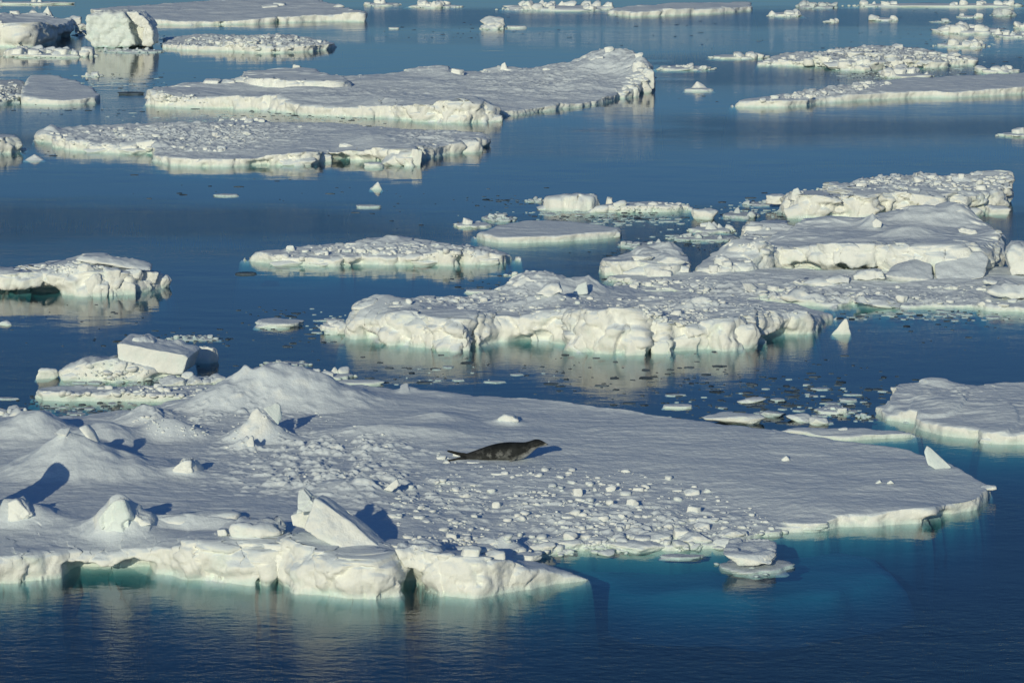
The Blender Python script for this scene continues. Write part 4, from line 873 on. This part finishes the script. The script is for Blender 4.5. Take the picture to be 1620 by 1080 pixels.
# ================================================================== upper part of the picture
up = floe('ice_floe', 'large upper floe rising to a rocky white crown at its right end',
    front=[(232, 166, 144), (255, 169, 146), (280, 170, 155), (350, 172, 158), (420, 175, 163), (480, 182, 170), (530, 185, 174), (600, 186, 172), (645, 190, 169), (665, 194, 165), (720, 195, 166), (765, 194, 168), (795, 190, 178), (803, 184, 176), (860, 176, 170), (930, 168, 162),
           (985, 156, 150), (1005, 152, 138), (1028, 145, 124), (1036, 136, 116)],
    back=[(238, 139, .9), (300, 131, .7), (370, 124, .7), (450, 122, .7), (560, 121, .7), (650, 117, .7), (730, 114, .8), (820, 112, .8), (890, 110, .8), (940, 106, .9), (1000, 108, .9), (1030, 122, .7)],
    seed=200, rag=.25, facet=.35, und=.1, dune=.22, hb=.8, q=1.2, ctrl=[(960, 130, .8), (700, 150, .6), (400, 150, .5)],
    bumps=[(965, 82, 112, 75, 60, 6, 'dune'), (1005, 98, 120, 34, 26, 6, 'dune'), (450, 150, 160, 120, 120, 5, 'dune'), (790, 98, 112, 40, 30, 4, 'cone'), (880, 106, 116, 60, 60, 5, 'dune'), (700, 106, 118, 90, 40, 4, 'dune'), (610, 150, 164, 90, 90, 5, 'dune'), (250, 140, 156, 30, 60, 3, 'dune'), (740, 158, 172, 60, 50, 4, 'dune')],
    gap=[(797, 188, .4, 1.5), (985, 158, .3, 1.0)], rough=[(1000, 110, 50, 8, .25), (860, 130, 120, 10, .12), (600, 150, 200, 8, .07)])
raised = floe('slab', '', front=[(372, 132, 122), (400, 136, 124), (450, 138, 127), (500, 139, 128), (535, 139, 128), (556, 136, 128)], back=[(376, 118), (392, 110), (440, 108), (500, 110), (545, 120)], seed=201, rag=.2, facet=.2, dune=.1, hb=1.3, zb=.7, parent=up.o, part='raised_slab', bumps=[(534, 104, 114, 26, 20, 3, 'cone')])
for a in ((318, 348, 133, 120, 'block', 1), (344, 372, 134, 121, 'lump', 2), (462, 476, 110, 99, 'block', 3), (712, 734, 118, 104, 'block', 4), (788, 808, 112, 94, 'peak', 1), (956, 972, 82, 70, 'lump', 5), (1004, 1018, 90, 80, 'lump', 1), (1000, 1026, 112, 90, 'lump', 3), (1012, 1036, 130, 100, 'lump', 2), (1006, 1032, 146, 122, 'lump', 4), (990, 1012, 150, 132, 'lump', 0), (930, 956, 96, 82, 'lump', 2),
          (648, 700, 193, 166, 'lump', 5), (700, 745, 195, 170, 'lump', 1), (236, 268, 166, 142, 'lump', 3), (262, 296, 168, 148, 'lump', 4), (760, 796, 190, 176, 'lump', 2), (858, 872, 112, 105, 'lump', 3)):
    put(up, *a[:4], shape=a[4], k=a[5], depth=.6, sub=4, sink=.4)
rubble(up, [(985, 150), (1000, 100), (1034, 110), (1034, 140)], 60, .15, .5, 202, big=25)
rubble(up, [(240, 160), (250, 140), (300, 150), (340, 165)], 70, .08, .3, 203, big=15)
clump('low row of white crumbs at the water edge right of the crowned floe', 1034, 1136, 112, 97, 12, 204, small=40)
mb = floe('ice_floe', 'wide floe below the crowned one, thick white front at right and crumbly left half',
    front=[(52, 222, 214), (80, 228, 218), (105, 238, 224), (150, 241, 230), (200, 243, 233), (240, 243, 236), (250, 256, 247), (270, 263, 252), (330, 264, 252), (400, 263, 252), (440, 262, 245), (480, 262, 238), (505, 260, 242), (520, 254, 243), (570, 255, 240), (600, 258, 236), (630, 263, 234), (655, 263, 236), (664, 254, 234), (700, 246, 232), (745, 240, 222), (768, 230, 215)],
    back=[(48, 216, .4), (62, 206, .5), (110, 200, .5), (200, 196, .4), (300, 194, .4), (430, 194, .4), (540, 196, .5), (620, 202, .6), (700, 205, .6), (766, 208, .7)],
    seed=210, rag=.25, facet=.35, und=.12, dune=.15, hb=.5, q=1.15, ctrl=[(400, 230, .5), (600, 220, .6), (200, 220, .3)],
    bumps=[(85, 200, 212, 26, 26, 3, 'cone'), (590, 212, 226, 60, 60, 4, 'dune'), (240, 225, 234, 60, 60, 3, 'dune')], caves=[(514, 556, 255, .45, 1.5), (556, 610, 258, .25, 1.0), (395, 440, 263, .2, .8)], gap=[(664, 258, .3, 1.5), (510, 258, .2, .8)],
    rough=[(200, 215, 160, 12, .16), (380, 208, 120, 10, .12), (680, 220, 60, 8, .15)])
rubble(mb, [(60, 216), (120, 202), (300, 197), (480, 200), (420, 220), (350, 240), (240, 238), (120, 230)], 240, .06, .34, 211, big=50)
for a in ((440, 500, 262, 240, 'lump', 1), (500, 525, 256, 238, 'lump', 2), (575, 610, 266, 252, 'flat', 3), (600, 650, 262, 232, 'lump', 4), (650, 668, 256, 228, 'block', 5), (716, 764, 240, 212, 'lump', 0), (180, 240, 244, 226, 'lump', 3), (130, 185, 242, 224, 'lump', 1), (55, 82, 216, 202, 'lump', 2), (535, 560, 234, 222, 'lump', 3)):
    put(mb, *a[:4], shape=a[4], k=a[5], depth=.6, sub=4, sink=.4)
clump('rubble strip in the channel between the crowned floe and the one below', 330, 430, 198, 184, 14, 212, small=60)
le = floe('ice_block', 'thick white block cut by the left edge of the picture, below the rounded floe',
    front=[(-120, 245, 214), (-20, 245, 214), (15, 243, 216), (34, 240, 222), (38, 234, 224)], back=[(-120, 210, 1.0), (-20, 209, 1.0), (10, 210, 1.0), (30, 215, .9), (38, 222, .7)], seed=220, rag=.15, facet=.25, und=.3, hb=1.0, cat='ice block')
chunk('small pointed piece with a pale foot beside the thick left-edge block', 34, 72, 254, 240, 'peak', 6, depth=.8)
lr = floe('ice_floe', 'rounded grey-topped floe near the left edge with a thin white rim',
    front=[(33, 164, 152), (60, 166, 156), (90, 167, 159), (125, 165, 157), (150, 163, 154), (160, 158, 150)], back=[(34, 140, .7), (44, 120, .6), (70, 118, .6), (110, 124, .6), (145, 138, .5), (160, 150, .4)], seed=230, rag=.15, facet=.25, dune=.06, hb=.6)
lq = floe('ice_floe', 'crumbly slush floe at the left edge touching the rounded floe', front=[(-100, 168, 160), (0, 166, 158), (32, 163, 154)], back=[(-100, 128, .3), (0, 128, .3), (36, 125, .3), (40, 145, .3)], seed=231, rag=.3, facet=.4, dune=.1, mat=M_SLUSH, rough=[(0, 150, 60, 10, .4)])
rubble(lq, [(-20, 160), (30, 160), (30, 130), (-20, 130)], 90, .1, .4, 232, big=25)
berg = floe('iceberg', 'thick slanted slab of ice overhanging the water at the upper left',
    front=[(-120, 76, 36), (-40, 76, 36), (0, 74, 36), (30, 76, 38), (60, 74, 41), (90, 68, 42), (108, 60, 40), (125, 54, 38), (138, 50, 38)],
    back=[(-120, 20, 1.9), (-20, 20, 1.9), (20, 21, 1.9), (60, 22, 1.8), (100, 26, 1.7), (130, 32, 1.5)], seed=240, rag=.12, facet=.12, und=.35, hb=1.9, cat='iceberg', lip=.12, dune=.08, caves=[(60, 140, 62, .5, .9)], gap=())
for a in ((104, 128, 36, 20, 'lump', 2), (116, 140, 46, 32, 'lump', 3), (62, 84, 24, 5, 'peak', 2), (42, 60, 24, 12, 'lump', 4), (14, 32, 22, 14, 'flat', 3), (134, 152, 48, 36, 'lump', 1)):
    put(berg, *a[:4], shape=a[4], k=a[5], depth=.8, sub=4)
gb = empty('iceberg', at(185, 72), 'tall greenish white block with a dark hollow beside the slanted slab', 'iceberg')
shard(gb, [(138, 26), (150, 20, .5), (196, 19, .5), (202, 30), (206, 58), (214, 72), (190, 78), (150, 76), (136, 60)], 76, 0, thick=5, seed=241, noise=.03, cuts=20, name='block', mat=M_CLEAR)
shard(gb, [(200, 20), (216, 19), (234, 34), (240, 46), (228, 46), (208, 34)], 77, 0, thick=3, seed=242, noise=.03, cuts=16, name='arch')
shard(gb, [(227, 40), (240, 44), (243, 70), (233, 75), (225, 71)], 77, 0, thick=2, seed=243, noise=.04, name='pillar')
shard(gb, [(204, 30, 2.4), (232, 36, 2.4), (236, 72, 2.4), (206, 75, 2.4)], 77, 0, thick=2, seed=246, noise=.04, name='hollow_back')
clump('slushy ledge of rubble at the foot of the slanted slab', -10, 150, 92, 74, 26, 244, small=120, smin=.4, smax=.8)
clump('thin slush skirt at the foot of the tall greenish block', 150, 262, 84, 73, 14, 245, small=60, mat=M_SLUSH)
r2 = floe('ice_floe', 'rubble-covered floe right of the tall greenish block',
    front=[(258, 76, 70), (300, 80, 73), (360, 82, 74), (430, 84, 76), (500, 82, 73), (535, 74, 66)], back=[(262, 60, .4), (310, 54, .5), (380, 56, .4), (470, 56, .5), (530, 68, .4)], seed=250, rag=.4, facet=.4, dune=.15, rough=[(400, 70, 140, 14, .4)], hb=.4)
rubble(r2, [(262, 72), (320, 56), (470, 58), (530, 70), (440, 80)], 260, .1, .4, 251, big=60)
tf = floe('ice_floe', 'broad flat floe along the top left with an even white rim',
    front=[(236, 38, 31), (300, 40, 34), (360, 39, 34), (400, 38, 31), (450, 36, 27), (520, 34, 24), (575, 35, 20), (581, 32, 20)],
    back=[(140, 14, .6), (200, 10, .6), (300, 3, .6), (400, -4, .6), (500, -2, .6), (540, 10, .8), (581, 17, 1.0)], seed=260, rag=.3, facet=.25, dune=.12, hb=.6, gap=[(440, 36, .3, 1.0)], caves=[(340, 362, 39, .3, 1.5)])
for a in ((410, 440, 13, 2, 'lump', 2), (430, 452, 10, 0, 'block', 3), (526, 545, 12, 3, 'lump', 4)): put(tf, *a[:4], shape=a[4], k=a[5])
def bits(label, x0, x1, yw, yt, n, seed, **k): return clump(label, x0, x1, yw, yt, n, seed, smin=.3, smax=.6, **k)
bits('reddish-tinted strip of ice in the top left corner', -20, 112, 8, -4, 4, 261)
bits('low mound of ice with a pale reflection at top centre left', 572, 640, 10, -2, 4, 262)
bits('crumbly low floe right of that mound at the top edge', 640, 734, 13, 0, 12, 263, small=60)
bits('broad slushy floe cut by the top edge right of centre', 784, 982, 18, -3, 26, 264, small=120)
tr = floe('ice_floe', 'flat floe with a bright rim near the top right of centre', front=[(960, 23, 18), (1000, 27, 19), (1060, 25, 15), (1130, 22, 14), (1188, 17, 11)], back=[(966, 14, .5), (1010, 8, .6), (1080, 5, .6), (1190, 2, .6)], seed=270, rag=.3, facet=.2, hb=.6)
bits('thin floe crossing the top right corner', 1334, 1640, 12, -2, 14, 271, small=50)
bits('small flat bumpy floe under the top edge, right of the bright-rimmed floe', 1214, 1278, 27, 11, 5, 272)
bits('grey rubble clump beside the thin corner floe', 1262, 1330, 14, 0, 10, 273, mat=M_SLUSH)
sb = clump('small rounded white berg mirrored in open water at the top centre', 757, 803, 47, 28, 3, 274, smin=.4, smax=.6)
p = at(780, 46); block(sb.o, (p[0], p[1] + .9, .45), (1.15, .9, .72), 'lump', 2, None, .3, sub=4); 
chunk('low scrap just right of the rounded white berg', 800, 834, 45, 38, 'flat', 2, depth=.6)
chunk('tiny scrap left of the rounded white berg', 614, 632, 46, 42, 'flat', 4)
chunk('small pyramid of ice on a flat foot in open water right of the crowned floe', 1090, 1124, 143, 125, 'peak', 2, depth=.8)
chunk('flat foot under the small pyramid of ice', 1080, 1134, 145, 137, 'flat', 6, depth=.5)
r3 = floe('ice_floe', 'long low flat floe with a straight white rim running to the right edge',
    front=[(1156, 168, 161), (1200, 170, 160), (1240, 170, 160), (1280, 167, 158), (1290, 163, 156), (1350, 160, 150), (1420, 156, 146), (1480, 154, 144), (1500, 155, 146), (1560, 152, 142), (1640, 147, 136), (1760, 142, 131)],
    back=[(1158, 160, .4), (1200, 154, .4), (1270, 146, .4), (1350, 132, .5), (1430, 124, .5), (1540, 119, .5), (1640, 114, .5), (1760, 108, .5)], seed=280, rag=.2, facet=.2, und=.15, dune=.05, hb=.5, rough=[(1300, 140, 80, 10, .25)])
rubble(r3, [(1180, 162), (1280, 146), (1380, 130), (1420, 132), (1330, 148), (1240, 158)], 200, .08, .35, 281, big=50)
r4 = floe('ice_floe', 'jumbled rubble floe with many white lumps at the upper right',
    front=[(1200, 104, 99), (1250, 104, 97), (1305, 106, 90), (1330, 112, 100), (1380, 112, 100), (1440, 108, 96), (1500, 106, 98), (1548, 100, 93)], back=[(1204, 96, .3), (1250, 84, .4), (1300, 82, .5), (1370, 72, .6), (1440, 74, .5), (1530, 90, .3)],
    seed=290, rag=.5, facet=.4, dune=.2, rough=[(1400, 92, 130, 14, .4)])
rubble(r4, [(1210, 100), (1260, 88), (1370, 74), (1440, 76), (1540, 96), (1440, 106), (1320, 106)], 300, .12, .5, 291, big=80)
for a in ((1304, 1360, 108, 86, 'lump', 1), (1412, 1430, 76, 66, 'lump', 2), (1375, 1400, 90, 78, 'lump', 3), (1500, 1522, 90, 78, 'lump', 4), (1340, 1370, 90, 76, 'lump', 5)): put(r4, *a[:4], shape=a[4], k=a[5], sub=4)
bits('slim floe with a hump at its right, upper right of the small pyramid', 1112, 1222, 94, 80, 6, 292, peakx=1200)
bits('short white floe just below the slim humped floe', 1198, 1262, 104, 90, 5, 293)
bits('crumbly patch with a bright boulder in front of the jumbled rubble floe', 1392, 1482, 125, 106, 14, 294, small=80)
chunk('bright boulder in the crumbly patch', 1413, 1437, 114, 99, 'lump', 5)
bits('pair of white mounds behind the long low flat floe at right', 1546, 1616, 117, 99, 7, 295)
bits('flat floe with bright patches above the jumbled rubble floe', 1480, 1572, 76, 60, 9, 296)
bits('large low floe with a snowy back near the upper right corner', 1484, 1600, 55, 32, 14, 297, small=50)
bits('slushy strip at the right edge under the low snowy-backed floe', 1574, 1640, 60, 47, 8, 298)
bits('narrow piece with curled ends in the upper right', 1515, 1556, 29, 20, 3, 299)
bits('dim slush streak near the upper right corner', 1570, 1612, 26, 12, 6, 300, mat=M_SLUSH)
bits('white lump touching the right edge near the top', 1606, 1640, 46, 28, 4, 301)
bits('thin double-humped piece left of the upper right cluster', 1378, 1426, 34, 22, 3, 302)
bits('little knob left of the thin double-humped piece', 1304, 1326, 36, 29, 2, 303)
bits('faint thin slush line between the upper right pieces', 1472, 1508, 36, 31, 2, 304, mat=M_SLUSH)
bits('bright thin floe cut by the right edge above the big slab', 1578, 1650, 217, 204, 3, 305)
bits('small pale island between left berg reflections', 128, 160, 122, 116, 2, 306)
chunk('dark grey flat scrap left of the crowned floe', 184, 228, 150, 143, 'flat', 5, mat=M_DARK, depth=.5)

# ------------------------------------------------------------------ small dark and pale bits of drifting ice
DENS = .75
def drift(name, regions, seed, mat, smin, smax):
    r = random.Random(seed); VV = []; FF = []; off = 0
    for (cx, cy, wx, wy, n) in regions:
        for i in range(int(n * DENS)):
            x = r.gauss(cx, wx / 2); y = r.gauss(cy, wy / 2); p = at(x, y)
            sz = smin * (smax / smin) ** (r.random() ** 2); k = r.randint(6, 9); a0 = r.random() * 6; el = r.uniform(1.0, 2.6); dp = r.uniform(.8, 1.6)
            if any(in_poly(p[:2], q) for q in POLYS): continue
            ring = [(p[0] + math.cos(a0 + 6.283 * j / k) * sz * el * r.uniform(.6, 1.1), p[1] + math.sin(a0 + 6.283 * j / k) * sz * dp * r.uniform(.6, 1.1)) for j in range(k)]
            t = sz * .12 + .008
            v = [(a, b, -.03) for a, b in ring] + [(p[0] + (a - p[0]) * .85, p[1] + (b - p[1]) * .85, t) for a, b in ring] + [(p[0], p[1], t * 1.2)]
            f = []
            for j in range(k): j2 = (j + 1) % k; f += [(j, j2, k + j2), (j, k + j2, k + j), (k + j, k + j2, 2 * k)]
            VV.append(np.array(v)); FF.append(np.array(f) + off); off += len(v)
    o = link_mesh(name, np.concatenate(VV), np.concatenate(FF), mat, smooth=False); return o
POLYS = [f.poly for f in (main, mid, shelf, slab, rear, left, up, mb, r3, r4, rf, lumpy, tf, berg, thin)]
DR = [(1180, 615, 300, 50, 260), (1250, 640, 200, 40, 200), (850, 592, 300, 36, 65), (640, 585, 160, 24, 24), (1500, 520, 150, 30, 30), (200, 520, 260, 60, 60), (440, 500, 60, 16, 40), (300, 535, 120, 10, 50), (480, 530, 60, 40, 30),
      (40, 640, 120, 20, 60), (180, 650, 180, 12, 80), (260, 604, 100, 10, 50), (640, 325, 300, 30, 40), (800, 318, 50, 10, 40), (960, 345, 120, 10, 130), (1120, 385, 100, 14, 60), (990, 400, 60, 12, 40), (850, 440, 120, 14, 30), (760, 450, 80, 14, 25),
      (560, 185, 160, 12, 110), (450, 180, 80, 8, 40), (200, 135, 150, 14, 70), (200, 120, 100, 6, 40), (120, 175, 160, 8, 50), (750, 50, 120, 10, 40), (900, 30, 200, 14, 40), (1080, 50, 260, 30, 50), (1380, 118, 100, 12, 90), (1300, 60, 200, 30, 40), (1540, 100, 100, 30, 70), (1480, 60, 60, 30, 40), (1180, 330, 90, 20, 60),
      (1480, 500, 160, 10, 60), (60, 245, 60, 8, 20), (1450, 25, 120, 12, 25), (500, 300, 260, 20, 25), (730, 60, 160, 4, 25), (1100, 150, 60, 8, 6), (1300, 325, 60, 10, 30)]
tag(drift('floating_ice_bits', DR, 400, M_DARK, .03, .17), 'scattered small dark bits of wet ice drifting between the floes', 'drift ice', kind='stuff')
DP = [(1250, 645, 200, 40, 60), (990, 350, 120, 10, 110), (900, 337, 120, 5, 60), (1130, 375, 90, 14, 70), (1380, 118, 90, 12, 110), (1480, 500, 150, 8, 80), (200, 650, 180, 12, 70), (240, 603, 120, 8, 80), (560, 185, 150, 10, 60), (120, 130, 120, 10, 50), (1500, 110, 90, 16, 60), (1540, 60, 60, 26, 50), (900, 470, 60, 12, 10), (520, 510, 40, 20, 40), (1180, 335, 80, 14, 60), (980, 455, 100, 8, 60), (720, 600, 150, 20, 30), (1340, 640, 40, 20, 20), (300, 185, 150, 10, 60), (240, 60, 60, 10, 20), (1230, 320, 60, 6, 40)]
tag(drift('pale_ice_bits', DP, 401, M_SLUSH, .04, .22), 'scattered pale crumbs of slush drifting between the floes', 'drift ice', kind='stuff')
